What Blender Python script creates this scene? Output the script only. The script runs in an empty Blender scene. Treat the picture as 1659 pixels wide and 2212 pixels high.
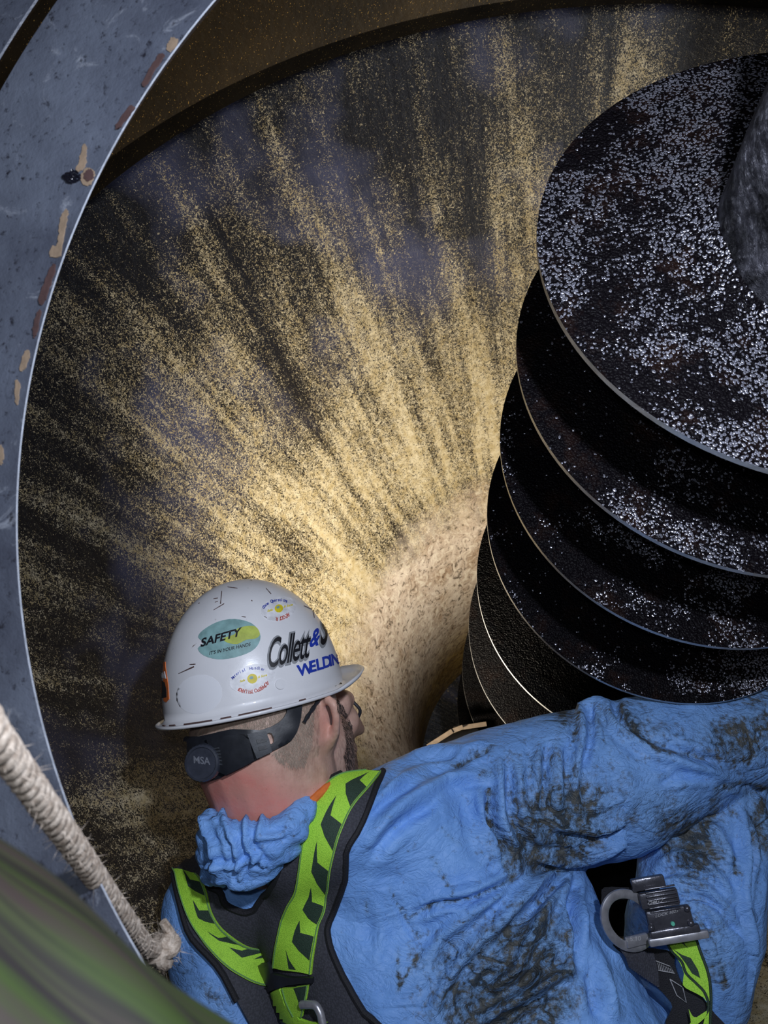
import bpy, bmesh, math, random
import numpy as np
from mathutils import Vector, Matrix, noise
from mathutils.bvhtree import BVHTree
from mathutils.geometry import delaunay_2d_cdt
random.seed(7); rng = np.random.default_rng(7)
sc = bpy.context.scene; COL = sc.collection
# ------------------------------------------------------------------ camera
FP = 1650.0; W, Hh = 1659, 2212; CZ = 1.6
cam = bpy.data.cameras.new('camera'); cam.sensor_fit = 'VERTICAL'; cam.sensor_height = 24
cam.lens = 24*FP/Hh; cam.clip_start = .02
cam.dof.use_dof = True; cam.dof.focus_distance = .95; cam.dof.aperture_fstop = 9.5
co = bpy.data.objects.new('camera', cam); COL.objects.link(co)
co.location = (0, 0, CZ); co.rotation_euler = (math.pi/2, 0, 0); sc.camera = co
# ------------------------------------------------------------------ world, lights, exposure
wd = bpy.data.worlds.new('world'); sc.world = wd; wd.use_nodes = True
wd.node_tree.nodes['Background'].inputs[0].default_value = (.55, .65, 1, 1)
wd.node_tree.nodes['Background'].inputs[1].default_value = .02
def lamp(name, kind, loc, power, color, radius=.02, aim=None, angle=None, blend=.5):
    l = bpy.data.lights.new(name, kind); l.energy = power; l.color = color
    l.shadow_soft_size = radius
    o = bpy.data.objects.new(name, l); COL.objects.link(o); o.location = loc
    if aim is not None: o.rotation_euler = (Vector(aim)-Vector(loc)).to_track_quat('-Z', 'Y').to_euler()
    if angle: l.spot_size = math.radians(angle); l.spot_blend = blend
    return o
def P(px, py, d): return Vector(((px-829.5)/FP*d, d, CZ-(py-1106)/FP*d))
lamp('phone_flash', 'POINT', (-.03, -.01, CZ+.05), 5, (.80, .88, 1), .012)
lamp('overhead_work_lamp', 'POINT', (.17, .02, CZ+.23), 25, (.80, .86, 1), .02)
lamp('hand_torch', 'SPOT', P(842, 1735, 1.22), 70, (1, .90, .73), .02, aim=P(985, 900, 1.9), angle=124, blend=1)
sc.view_settings.view_transform = 'Standard'; sc.view_settings.look = 'None'
sc.view_settings.exposure = 0; sc.view_settings.gamma = 1; sc.view_settings.use_curve_mapping = False
# ------------------------------------------------------------------ helpers
def tag(o, label=None, cat=None, group=None, kind=None):
    if label: o['label'] = label
    if cat: o['category'] = cat
    if group: o['group'] = group
    if kind: o['kind'] = kind
    return o
def empty(name, loc, label, cat, group=None):
    o = bpy.data.objects.new(name, None); COL.objects.link(o); o.location = loc
    o.empty_display_size = .05; bpy.context.view_layer.update()
    return tag(o, label, cat, group)
def link(name, me, mats, parent=None, smooth=True):
    o = bpy.data.objects.new(name, me); COL.objects.link(o)
    for m in (mats if isinstance(mats, (list, tuple)) else [mats]): me.materials.append(m)
    if smooth:
        me.polygons.foreach_set('use_smooth', [True]*len(me.polygons))
    if parent is not None:
        o.parent = parent; o.matrix_parent_inverse = parent.matrix_world.inverted()
    return o
def mesh(name, V, F, mats, parent=None, smooth=True, sharp=None):
    me = bpy.data.meshes.new(name); me.from_pydata([tuple(v) for v in V], [], [tuple(f) for f in F]); me.validate()
    o = link(name, me, mats, parent, smooth)
    if sharp:
        bm = bmesh.new(); bm.from_mesh(me)
        for e in bm.edges:
            if len(e.link_faces) == 2 and e.calc_face_angle(0) > math.radians(sharp): e.smooth = False
        bm.to_mesh(me); bm.free()
    return o
def bmobj(name, bm, mats, parent=None, smooth=True, sharp=35):
    bmesh.ops.recalc_face_normals(bm, faces=bm.faces[:])
    for e in bm.edges:
        if len(e.link_faces) == 2 and e.calc_face_angle(0) > math.radians(sharp): e.smooth = False
    me = bpy.data.meshes.new(name); bm.to_mesh(me); bm.free()
    return link(name, me, mats, parent, smooth)
def cr(pts, n):                                   # Catmull-Rom resample
    pts = [np.array(p, float) for p in pts]; Q = [2*pts[0]-pts[1]]+pts+[2*pts[-1]-pts[-2]]; out = []
    for i in range(1, len(Q)-2):
        for j in range(n):
            t = j/n; a, b, c, d = Q[i-1:i+3]
            out.append(.5*((2*b)+(c-a)*t+(2*a-5*b+4*c-d)*t*t+(3*b-a-3*c+d)*t**3))
    out.append(pts[-1]); return out
def tube(bm, pts, rad, n=10, cap=True):
    pts = [Vector(p) for p in pts]; rings = []; up = None
    for i, p in enumerate(pts):
        t = (pts[min(i+1, len(pts)-1)]-pts[max(i-1, 0)]).normalized()
        if up is None: up = t.orthogonal().normalized()
        up = (up-t*up.dot(t)).normalized(); s = t.cross(up)
        r = rad[i] if hasattr(rad, '__len__') else rad
        rings.append([bm.verts.new(p+r*(math.cos(2*math.pi*k/n)*up+math.sin(2*math.pi*k/n)*s)) for k in range(n)])
    for a, b in zip(rings, rings[1:]):
        for k in range(n): bm.faces.new((a[k], a[(k+1) % n], b[(k+1) % n], b[k]))
    if cap: bm.faces.new(rings[0][::-1]); bm.faces.new(rings[-1])
def box(bm, M, sx, sy, sz, bev=0.0):
    r = bmesh.ops.create_cube(bm, size=1, matrix=M @ Matrix.Diagonal((sx, sy, sz, 1)))
    if bev:
        ed = list({e for v in r['verts'] for e in v.link_edges})
        bmesh.ops.bevel(bm, geom=ed, offset=bev, segments=2, affect='EDGES', profile=.5)
def basis(x, z, loc):                             # matrix with given x and z directions
    z = Vector(z).normalized(); x = Vector(x); x = (x-z*x.dot(z)).normalized(); y = z.cross(x)
    M = Matrix((x, y, z)).transposed().to_4x4(); M.translation = Vector(loc); return M
# ------------------------------------------------------------------ materials
class NT:
    def __init__(s, name):
        s.m = bpy.data.materials.new(name); s.m.use_nodes = True; s.t = s.m.node_tree
        s.b = s.t.nodes['Principled BSDF']
    def n(s, typ, ins=None, out=0, **kw):
        x = s.t.nodes.new('ShaderNode'+typ)
        for k, v in kw.items(): setattr(x, k, v)
        for k, v in (ins or {}).items(): s.put(x.inputs[k], v)
        return x.outputs[out]
    def put(s, sock, v):
        if isinstance(v, bpy.types.NodeSocket): s.t.links.new(v, sock)
        else:
            if sock.type == 'RGBA' and len(v) == 3: v = (*v, 1)
            sock.default_value = v
    def set(s, **kw):
        for k, v in kw.items(): s.put(s.b.inputs[k.replace('_', ' ')], v)
        return s
    def obj(s): return s.n('TexCoord', out=3)
    def uv(s): return s.n('TexCoord', out=2)
    def noise(s, vec, scale, detail=4, rough=.6, dist=0, out=0):
        return s.n('TexNoise', {'Vector': vec, 'Scale': scale, 'Detail': detail, 'Roughness': rough, 'Distortion': dist}, out=out)
    def ramp(s, fac, a, b, c0=(0, 0, 0), c1=(1, 1, 1)):
        x = s.t.nodes.new('ShaderNodeValToRGB'); e = x.color_ramp.elements
        e[0].position = a; e[1].position = b; e[0].color = (*c0, 1); e[1].color = (*c1, 1); s.put(x.inputs[0], fac); return x.outputs[0]
    def math(s, op, a, b=0.0, clamp=False):
        x = s.t.nodes.new('ShaderNodeMath'); x.operation = op; x.use_clamp = clamp; s.put(x.inputs[0], a); s.put(x.inputs[1], b); return x.outputs[0]
    def mix(s, f, a, b, typ='MIX'):
        x = s.t.nodes.new('ShaderNodeMix'); x.data_type = 'RGBA'; x.blend_type = typ
        s.put(x.inputs[0], f); s.put(x.inputs[6], a); s.put(x.inputs[7], b); return x.outputs[2]
    def mapr(s, v, a, b, c=0., d=1.):
        return s.n('MapRange', {'Value': v, 'From Min': a, 'From Max': b, 'To Min': c, 'To Max': d})
    def bump(s, h, strength=.5, dist=.002, normal=None):
        i = {'Height': h, 'Strength': strength, 'Distance': dist}
        if normal is not None: i['Normal'] = normal
        return s.n('Bump', i)
    def scale(s, vec, v): return s.n('Mapping', {'Vector': vec, 'Scale': v})
    def attr(s, name): return s.n('Attribute', out=2, attribute_name=name)
def simple(name, col, rough=.5, metal=0., bump=None, spec=.5):
    t = NT(name); t.set(Base_Color=col, Roughness=rough, Metallic=metal, Specular_IOR_Level=spec)
    o = t.obj(); nz = t.noise(o, 90, 4)
    t.set(Base_Color=t.mix(t.mapr(nz, .35, .7), tuple(c*.78 for c in col), tuple(min(1, c*1.12) for c in col)))
    if bump: t.set(Normal=t.bump(t.noise(o, bump[0], 3), bump[1], bump[2]))
    return t.m

def m_bronze():
    t = NT('speckled_bronze'); uv = t.uv(); o = t.obj()
    sep = t.n('SeparateXYZ', {'Vector': uv}); y = sep.node.outputs[1]; x = sep.node.outputs[0]
    st1 = t.noise(t.scale(uv, (30, 1.6, 1)), 1, 3, .6, .25)
    st2 = t.noise(t.scale(uv, (90, 3.2, 1)), 1, 3, .6)
    big = t.noise(o, 2.6, 3, .5)
    d = t.math('ADD', t.math('MULTIPLY', st1, .55), t.math('MULTIPLY', st2, .35))
    d = t.math('ADD', d, t.math('MULTIPLY', big, .45))          # mean about .68
    y_bias = t.mapr(y, .02, 1.0, -.22, -.01)                         # gold speckle grows denser towards the throat
    d = t.math('ADD', d, y_bias)
    spk = t.noise(o, 270, 2, .6, 1.6)
    thr = t.mapr(d, .42, .86, .68, .30)
    gold = t.n('MapRange', {'Value': t.math('SUBTRACT', spk, thr), 'From Min': -.03, 'From Max': .03})
    tan = t.mix(t.mapr(t.noise(o, 60, 3), .35, .65), (.42, .33, .17), (.58, .50, .34))
    blue = t.mix(t.mapr(t.noise(t.scale(uv, (9, 3, 1)), 1, 3, .6), .5, .66), (.010, .010, .013), (.055, .060, .11))  # blue-grey sheen of the flash painted into the base colour
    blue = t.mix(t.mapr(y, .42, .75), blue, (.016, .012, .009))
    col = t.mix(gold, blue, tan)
    # smooth patina of the throat
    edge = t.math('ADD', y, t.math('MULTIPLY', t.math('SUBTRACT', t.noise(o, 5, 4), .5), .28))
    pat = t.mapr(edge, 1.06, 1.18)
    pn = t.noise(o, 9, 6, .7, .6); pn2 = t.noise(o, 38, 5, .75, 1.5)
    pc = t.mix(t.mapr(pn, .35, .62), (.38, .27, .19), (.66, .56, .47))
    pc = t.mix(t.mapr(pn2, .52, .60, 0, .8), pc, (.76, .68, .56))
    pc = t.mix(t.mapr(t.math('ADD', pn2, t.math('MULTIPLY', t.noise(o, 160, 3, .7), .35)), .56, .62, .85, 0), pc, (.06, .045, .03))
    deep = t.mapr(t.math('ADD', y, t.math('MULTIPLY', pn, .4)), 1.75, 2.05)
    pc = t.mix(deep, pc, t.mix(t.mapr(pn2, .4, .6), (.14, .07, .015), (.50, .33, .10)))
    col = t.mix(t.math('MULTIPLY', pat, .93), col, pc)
    t.set(Base_Color=col, Roughness=t.mapr(gold, 0, 1, .38, .5), Specular_IOR_Level=.45)
    b1 = t.bump(spk, .35, .002)
    t.set(Normal=t.bump(t.math('ADD', pn2, st2), .35, .004, b1)); return t.m
def m_casing():
    t = NT('brown_casing_steel'); o = t.obj()
    a = t.noise(o, 6, 5, .65); s = t.noise(o, 300, 2, .6)
    c = t.mix(t.mapr(a, .3, .7), (.012, .008, .004), (.045, .029, .012))
    c = t.mix(t.mapr(s, .66, .70), c, (.45, .27, .07))
    t.set(Base_Color=c, Roughness=.5, Normal=t.bump(t.noise(o, 70, 4), .4, .003)); return t.m
def m_front():
    t = NT('blue_grey_painted_steel'); o = t.obj()
    a = t.noise(o, 7, 6, .65); f = t.noise(o, 160, 4, .7); g = t.noise(o, 40, 5, .7, .6)
    c = t.mix(t.mapr(a, .32, .68), (.034, .038, .054), (.105, .120, .155))
    c = t.mix(t.mapr(g, .60, .74), c, (.20, .215, .25))
    c = t.mix(t.mapr(f, .30, .42, 1, 0), c, (.012, .012, .018))
    t.set(Base_Color=c, Roughness=t.mapr(g, .3, .7, .35, .6), Specular_IOR_Level=.5)
    b = t.bump(f, .55, .0012); t.set(Normal=t.bump(g, .4, .002, b)); return t.m
def m_flight(wet=1.0):
    t = NT('wet_black_auger_steel' if wet else 'shaded_black_auger_steel'); o = t.obj()  # unbeaded copy: shade of the lowest flights put into a darker colour
    px_ = t.n('SeparateXYZ', {'Vector': o}); wob = t.n('TexNoise', {'Vector': o, 'Scale': 130.0, 'Detail': 3.0}, out=1)
    ow = t.n('VectorMath', {0: o, 1: t.n('VectorMath', {0: wob, 1: (.006, .006, .006)}, operation='MULTIPLY')}, operation='ADD')
    vn = t.t.nodes.new('ShaderNodeTexVoronoi'); t.put(vn.inputs['Vector'], ow); vn.inputs['Scale'].default_value = 330.0
    v = vn.outputs[0]; rnd = t.n('SeparateXYZ', {'Vector': vn.outputs[1]})
    clus = t.noise(o, 11, 6, .72, .5)
    clus = t.math('ADD', clus, t.mapr(px_, .22, .62, -.10, .09))
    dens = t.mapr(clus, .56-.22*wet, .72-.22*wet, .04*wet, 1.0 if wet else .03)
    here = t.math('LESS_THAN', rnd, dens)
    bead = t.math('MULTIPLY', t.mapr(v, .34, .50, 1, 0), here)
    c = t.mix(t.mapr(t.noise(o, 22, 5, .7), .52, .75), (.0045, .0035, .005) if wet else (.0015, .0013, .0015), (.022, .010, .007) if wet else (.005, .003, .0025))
    c = t.mix(bead, c, (.84, .85, 1.0))
    t.set(Base_Color=c, Metallic=t.math('MULTIPLY', bead, .9), Roughness=t.mapr(bead, 0, 1, .5, .24), Specular_IOR_Level=.12 if wet else .05)
    h = t.math('MULTIPLY', t.math('MULTIPLY', v, v), -2.0)
    b = t.bump(h, 1.0, .0010); t.set(Normal=t.bump(t.noise(o, 50, 4, .7), .6, .005, b)); return t.m
def m_shaft():
    t = NT('rough_cast_shaft'); o = t.obj()
    t.set(Base_Color=t.mix(t.mapr(t.noise(o, 30, 5), .4, .65), (.008, .008, .010), (.16, .16, .19)), Metallic=.5, Roughness=.33,
          Normal=t.bump(t.noise(o, 110, 5, .75, .8), 1.0, .009)); return t.m
def m_cover():
    t = NT('blue_coverall_fabric'); o = t.obj(); dirt = t.attr('dirt')
    n1 = t.noise(o, 11, 5, .65); n2 = t.noise(o, 120, 5, .75); n3 = t.noise(o, 34, 5, .7, 1.2)
    base = t.mix(t.mapr(n1, .3, .7), (.16, .36, .82), (.24, .48, .95))
    v = t.math('ABSOLUTE', t.math('SUBTRACT', t.noise(t.scale(o, (1, 1, 1.5)), 13, 2.5, .55, 1.3), .5))
    v2 = t.math('ABSOLUTE', t.math('SUBTRACT', t.noise(t.n('Mapping', {'Vector': o, 'Rotation': (.5, .9, .3), 'Scale': (1, 1, 1.8)}), 34, 3, .6, 1.6), .5))
    crease = t.mapr(v, 0, .05, 1, 0); crease2 = t.mapr(v2, 0, .05, 1, 0)
    # grease sits in the creases and in patches
    g = t.math('ADD', t.math('MULTIPLY', dirt, .70), t.math('MULTIPLY', t.math('SUBTRACT', n2, .5), 2.1))
    g = t.math('ADD', g, t.math('MULTIPLY', t.math('SUBTRACT', n3, .5), 1.5))
    g = t.math('ADD', g, t.math('MULTIPLY', t.math('MULTIPLY', crease, dirt), .5))
    gm = t.mapr(g, .30, .88, 0, .93)
    tint = t.math('MULTIPLY', dirt, .5, True)
    base = t.mix(tint, base, (.20, .33, .46))
    dc = t.mix(t.mapr(n3, .4, .6), (.020, .024, .022), (.085, .075, .045))
    c = t.mix(gm, base, dc)
    t.set(Base_Color=c, Roughness=.55, Specular_IOR_Level=.35)
    h = t.math('ADD', t.math('MULTIPLY', t.math('MINIMUM', v, .10), 9.0), t.math('MULTIPLY', t.math('MINIMUM', v2, .08), 5.0))
    k = t.mapr(dirt, 0, .7, .42, .8)
    b = t.bump(h, k, .0028); t.set(Normal=t.bump(t.noise(o, 40, 5, .65, 1.), .4, .004, b)); return t.m
def m_skin():
    t = NT('reddened_skin'); o = t.obj(); red = t.attr('red'); hair = t.attr('hair')
    n = t.noise(o, 45, 5, .7); n2 = t.noise(o, 420, 3, .7)
    c = t.mix(t.mapr(n, .35, .65), (.58, .33, .25), (.74, .48, .38))
    c = t.mix(t.math('MULTIPLY', red, t.mapr(n, .3, .6, .55, 1)), c, (.68, .25, .20))
    hc = t.mix(t.mapr(t.noise(t.scale(o, (1, 1, .35)), 300, 2), .4, .62), (.16, .115, .085), (.52, .38, .29))
    c = t.mix(t.math('MULTIPLY', hair, .48), c, hc)
    c = t.mix(t.mapr(n2, .66, .72, 0, .5), c, (.15, .07, .05))
    t.set(Base_Color=c, Roughness=.5, Subsurface_Weight=.08, Subsurface_Scale=.01, Normal=t.bump(t.noise(o, 160, 4), .35, .0012)); return t.m
def m_hat():
    t = NT('scuffed_white_plastic'); o = t.obj()
    n = t.noise(o, 28, 6, .75, .8); n2 = t.noise(t.scale(o, (1, 1, .5)), 75, 4, .7, .6); big = t.noise(o, 9, 3)
    c = t.mix(t.mapr(big, .35, .7), (.80, .80, .82), (.68, .68, .71))
    c = t.mix(t.mapr(n2, .69, .73), c, (.12, .07, .05))
    c = t.mix(t.mapr(n, .66, .80, 0, .5), c, (.36, .29, .24))
    t.set(Base_Color=c, Roughness=t.mapr(n, .3, .8, .22, .5), Coat_Weight=.2, Normal=t.bump(n, .12, .002)); return t.m
def m_web(name, col, scale=900, rough=.7):
    t = NT(name); o = t.obj()
    w = t.n('TexVoronoi', {'Vector': o, 'Scale': float(scale)}); n = t.noise(o, 60, 4)
    c = t.mix(t.mapr(w, .2, .7), tuple(min(1, x*1.12) for x in col), tuple(x*.72 for x in col))
    c = t.mix(t.mapr(n, .60, .78, 0, .45), c, tuple(x*.35 for x in col))
    t.set(Base_Color=c, Roughness=rough, Normal=t.bump(w, .5, .0008)); return t.m
def m_rope():
    t = NT('worn_cotton_rope'); o = t.obj(); n = t.noise(o, 220, 4, .7)
    t.set(Base_Color=t.mix(t.mapr(n, .35, .68), (.20, .15, .11), (.56, .48, .40)), Roughness=.9, Normal=t.bump(n, .6, .001)); return t.m
def m_hose():
    t = NT('olive_and_brown_sleeve'); uv = t.uv(); sep = t.n('SeparateXYZ', {'Vector': uv}); x = sep.node.outputs[0]
    w = t.noise(t.scale(uv, (26, 1.2, 1)), 1, 2, .5)
    c = t.mix(t.mapr(w, .40, .60), (.017, .012, .010), (.013, .022, .0035))
    w2 = t.noise(t.scale(uv, (60, 1, 1)), 1, 2, .5)
    c = t.mix(t.mapr(w2, .48, .60), c, (.006, .0045, .004))
    t.set(Base_Color=c, Roughness=.75, Specular_IOR_Level=.2); return t.m
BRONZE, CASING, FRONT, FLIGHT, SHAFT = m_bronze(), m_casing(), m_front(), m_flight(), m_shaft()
SHADEF = m_flight(0); MIDF = m_flight(.62); LOWF = m_flight(.42)
COVER, SKIN, HAT = m_cover(), m_skin(), m_hat()
EDGE = simple('worn_bright_steel_edge', (.11, .12, .14), .5, .4, (200, .3, .001))
FEDGE = simple('polished_rim_edge', (.52, .51, .50), .34, .6, (160, .4, .001))
TAN = simple('bare_tan_primer', (.21, .15, .10), .75, 0, (200, .4, .001))
RUST = simple('dark_red_rust', (.055, .028, .026), .7, 0, (120, .5, .001))
TAR_SHADE = simple('black_tar_and_slot_shade', (.006, .006, .010), .15)
LIME = m_web('lime_webbing', (.50, 1.0, .07))
DGREEN = m_web('dark_green_webbing', (.030, .062, .040))
STITCH = m_web('pale_green_stitching', (.20, .42, .14), 1400)
PAD = m_web('charcoal_spacer_mesh', (.055, .056, .072), 420, .8)
PADB = m_web('black_edge_binding', (.014, .014, .019), 700, .75)
BLACKP = simple('black_plastic', (.018, .020, .026), .38, 0, (90, .2, .001))
GREYP = simple('dusty_dark_plastic', (.05, .055, .065), .5, 0, (120, .3, .001))
STEEL = simple('brushed_steel', (.46, .46, .50), .33, .55, (60, .25, .001))
DSTEEL = simple('dark_greasy_steel', (.10, .10, .12), .25, .5, (110, .5, .001))
THREAD = simple('pale_thread', (.40, .40, .42), .8)
ORANGE = simple('orange_knit', (.80, .20, .04), .8)
TEAL = simple('teal_sticker_vinyl', (.25, .43, .43), .5)
YGREEN = simple('yellow_green_sticker_vinyl', (.47, .55, .10), .5)
INK = simple('black_ink', (.010, .010, .014), .45)
GREYINK = simple('grey_outline_ink', (.30, .31, .33), .5)
BLUEINK = simple('blue_ink', (.02, .05, .42), .45)
REDINK = simple('red_ink', (.55, .08, .05), .5)
ORINK = simple('orange_ink', (.75, .17, .03), .5)
YEL = simple('yellow_ink', (.80, .66, .03), .5)
WHITE = simple('white_vinyl', (.82, .82, .85), .4)
HAIRM = simple('short_greying_hair', (.42, .32, .25), .7)
HAIRD = simple('dark_beard_hair', (.035, .026, .022), .7)
MINT = simple('mint_green_dot', (.12, .55, .38), .4)
# ------------------------------------------------------------------ auger axis (drum and screw share it)
G = .5; A0 = np.array([.79572, 1.37218, .56528])*G
aa, bb = .07468, -.52812
AW = np.array([math.cos(bb)*math.sin(aa), math.cos(bb)*math.cos(aa), math.sin(bb)])
AU = np.cross(AW, [0, 0, 1]); AU /= np.linalg.norm(AU); AV = np.cross(AW, AU)
UP0 = np.array([0, 0, CZ])
def axpt(a, r, t): return A0+UP0+AW*a*G+r*G*(math.cos(t)*AU+math.sin(t)*AV)
def lathe(name, prof, mat, n=220, parent=None, seam=0.0):
    V, F, UV = [], [], []; s = 0; S = [0]
    for (a0, r0), (a1, r1) in zip(prof, prof[1:]): s += math.hypot(a1-a0, r1-r0)*G; S.append(s)
    for a, r in prof:
        for i in range(n+1): V.append(axpt(a, r, seam+2*math.pi*i/n))
    for j in range(len(prof)-1):
        for i in range(n):
            q = (j*(n+1)+i, j*(n+1)+i+1, (j+1)*(n+1)+i+1, (j+1)*(n+1)+i); F.append(q)
            UV += [(2*math.pi*(k % (n+1))/n/3, S[k//(n+1)]) for k in q]
    o = mesh(name, V, F, mat, parent); ul = o.data.uv_layers.new(name='UVMap')
    ul.data.foreach_set('uv', np.array(UV).ravel()); return o
def curve_prof(pts, n=8): return [tuple(p) for p in cr(pts, n)]
prof = curve_prof([(.81, 2.20), (1.35, 1.91), (1.9, 1.60), (2.4, 1.30), (2.85, 1.04), (3.25, .90), (3.8, .84), (4.6, .82)], 7)
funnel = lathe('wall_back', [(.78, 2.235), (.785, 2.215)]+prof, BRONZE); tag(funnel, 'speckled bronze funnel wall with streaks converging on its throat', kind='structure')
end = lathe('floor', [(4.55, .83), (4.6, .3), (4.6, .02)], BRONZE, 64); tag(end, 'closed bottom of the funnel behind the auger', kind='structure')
cas = lathe('wall_side', [(-1.15, 2.30), (-.4, 2.30), (.3, 2.30), (.9, 2.30)], CASING); tag(cas, 'dark brown curved casing outside the funnel rim', kind='structure')
# manhole plate in front
RC = np.array([.355, .711, .097])*G+UP0; ra, rb = .264, -.16
RW = np.array([math.cos(rb)*math.sin(ra), math.cos(rb)*math.cos(ra), math.sin(rb)])
RU = np.cross(RW, [0, 0, 1]); RU /= np.linalg.norm(RU); RV = np.cross(RW, RU)
def ring(name, prof, mats, midx, n=260, parent=None):
    V, F, M = [], [], []
    for r, h in prof:
        for i in range(n):
            t = 2*math.pi*i/n; V.append(RC+r*G*(math.cos(t)*RU+math.sin(t)*RV)+RW*h)
    m = len(prof)
    for j in range(m):
        for i in range(n):
            F.append((j*n+i, ((j+1) % m)*n+i, ((j+1) % m)*n+(i+1) % n, j*n+(i+1) % n)); M.append(midx[j])
    o = mesh(name, V, F, mats, parent, sharp=30); o.data.polygons.foreach_set('material_index', M); return o
front = ring('wall_front', [(.822, .0008), (.8232, 0), (1.036, 0), (1.042, .003), (1.042, .02), (.86, .02)], [FRONT, EDGE, RUST], [1, 0, 0, 0, 0, 2])
tag(front, 'blue-grey steel plate rim of the round opening with chipped paint', kind='structure')
trim = ring('trim_1', [(1.068, .001), (1.070, 0), (1.55, 0), (1.55, .014), (1.10, .014)], [FRONT, TAR_SHADE], [0, 0, 0, 0, 1])  # slot-side wall coloured black to paint in the slot's shade
tag(trim, 'outer steel plate beyond the dark slot', kind='structure')
# ------------------------------------------------------------------ surface projection tools
def bvh_of(*objs):
    V, F = [], []
    for o in objs:
        k = len(V); mw = o.matrix_world
        V += [mw @ v.co for v in o.data.vertices]; F += [[i+k for i in p.vertices] for p in o.data.polygons]
    return BVHTree.FromPolygons(V, F)
ORG = Vector((0, 0, CZ))
def ray(b, px, py):
    h = b.ray_cast(ORG, (P(px, py, 1)-ORG).normalized()); return (h[0], h[1]) if h[0] is not None else (None, None)
def inpoly(pts, poly):
    x, y = pts[:, 0], pts[:, 1]; r = np.zeros(len(pts), bool); n = len(poly)
    for i in range(n):
        x0, y0 = poly[i]; x1, y1 = poly[(i+1) % n]
        c = (y0 > y) != (y1 > y); r ^= c & (x < (x1-x0)*(y-y0)/((y1-y0) if y1 != y0 else 1e-9)+x0)
    return r
def smooth_poly(poly, n=4): 
    Q = list(poly); m = len(Q); out = []
    for i in range(m):
        a, b, c, d = [np.array(Q[(i+k) % m], float) for k in (-1, 0, 1, 2)]
        for j in range(n):
            t = j/n; out.append(.5*((2*b)+(c-a)*t+(2*a-5*b+4*c-d)*t*t+(3*b-a-3*c+d)*t**3))
    return out
def tri_poly(poly, step, holes=()):
    rings = [poly]+list(holes); pts, ed = [], []
    for rg in rings:
        s = len(pts)
        for i in range(len(rg)):
            a, b = np.array(rg[i], float), np.array(rg[(i+1) % len(rg)], float); k = max(1, int(np.linalg.norm(b-a)/step))
            for j in range(k): pts.append(a+(b-a)*j/k)
        ed += [(i, i+1) for i in range(s, len(pts)-1)]+[(len(pts)-1, s)]
    A = np.array(poly); gx, gy = np.meshgrid(np.arange(A[:, 0].min(), A[:, 0].max(), step), np.arange(A[:, 1].min(), A[:, 1].max(), step))
    gp = np.stack([gx.ravel(), gy.ravel()], 1); gp = gp[inpoly(gp, poly)]
    B = np.array(pts)
    if len(gp): gp = gp[[np.min(np.hypot(*(B-g).T)) > step*.6 for g in gp]]
    allp = [Vector(p) for p in pts]+[Vector(p) for p in gp]
    v, e, f, *_ = delaunay_2d_cdt(allp, ed, [], 0, 1e-5)
    V = np.array([[a.x, a.y] for a in v]); F = []
    cen = np.array([V[list(t)].mean(0) for t in f]); ok = inpoly(cen, poly)
    for h in holes: ok &= ~inpoly(cen, h)
    return V, [t for t, k in zip(f, ok) if k]
def patch(name, poly, b, off, thick, mats, parent=None, step=8, holes=(), smooth=4, both=True, bevel=True):
    """sheet of real thickness lying on a surface, outline given where it is seen on that surface"""
    if smooth: poly = smooth_poly(poly, smooth)
    V2, F = tri_poly(poly, step, holes); pos = {}; nor = {}
    for i, (x, y) in enumerate(V2):
        h, n = ray(b, x, y)
        if h is not None: pos[i] = h; nor[i] = n if n.dot(h-ORG) < 0 else -n
    if not pos: return None
    F = [f for f in F if all(i in pos for i in f)]
    idx = sorted({i for f in F for i in f}); mp = {k: j for j, k in enumerate(idx)}
    nb = {i: set() for i in idx}
    for f in F:
        for a in f: nb[a].update(f)
    sn = {i: sum((nor[j] for j in nb[i]), Vector()).normalized() for i in idx}
    top = [pos[i]+sn[i]*(off+thick) for i in idx]; bot = [pos[i]+sn[i]*(off-.0005) for i in idx]; n = len(idx)
    FF = [tuple(mp[i] for i in f) for f in F]; cnt = {}
    for f in FF:
        for a, c in ((f[0], f[1]), (f[1], f[2]), (f[2], f[0])): cnt[(a, c)] = 1
    out = list(FF)
    if thick > 0:
        out += [tuple(i+n for i in f[::-1]) for f in FF]
        out += [(c, a, a+n, c+n) for (a, c) in cnt if (c, a) not in cnt]
        V = top+bot
    else: V = top
    return mesh(name, V, out, mats, parent, sharp=50)
def on_path(b, pts, off, n=6):
    out = []
    for x, y in cr(pts, n):
        h, nn = ray(b, x, y)
        if h is None: continue
        if nn.dot(h-ORG) > 0: nn = -nn
        out.append(h+nn*off)
    return out
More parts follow.
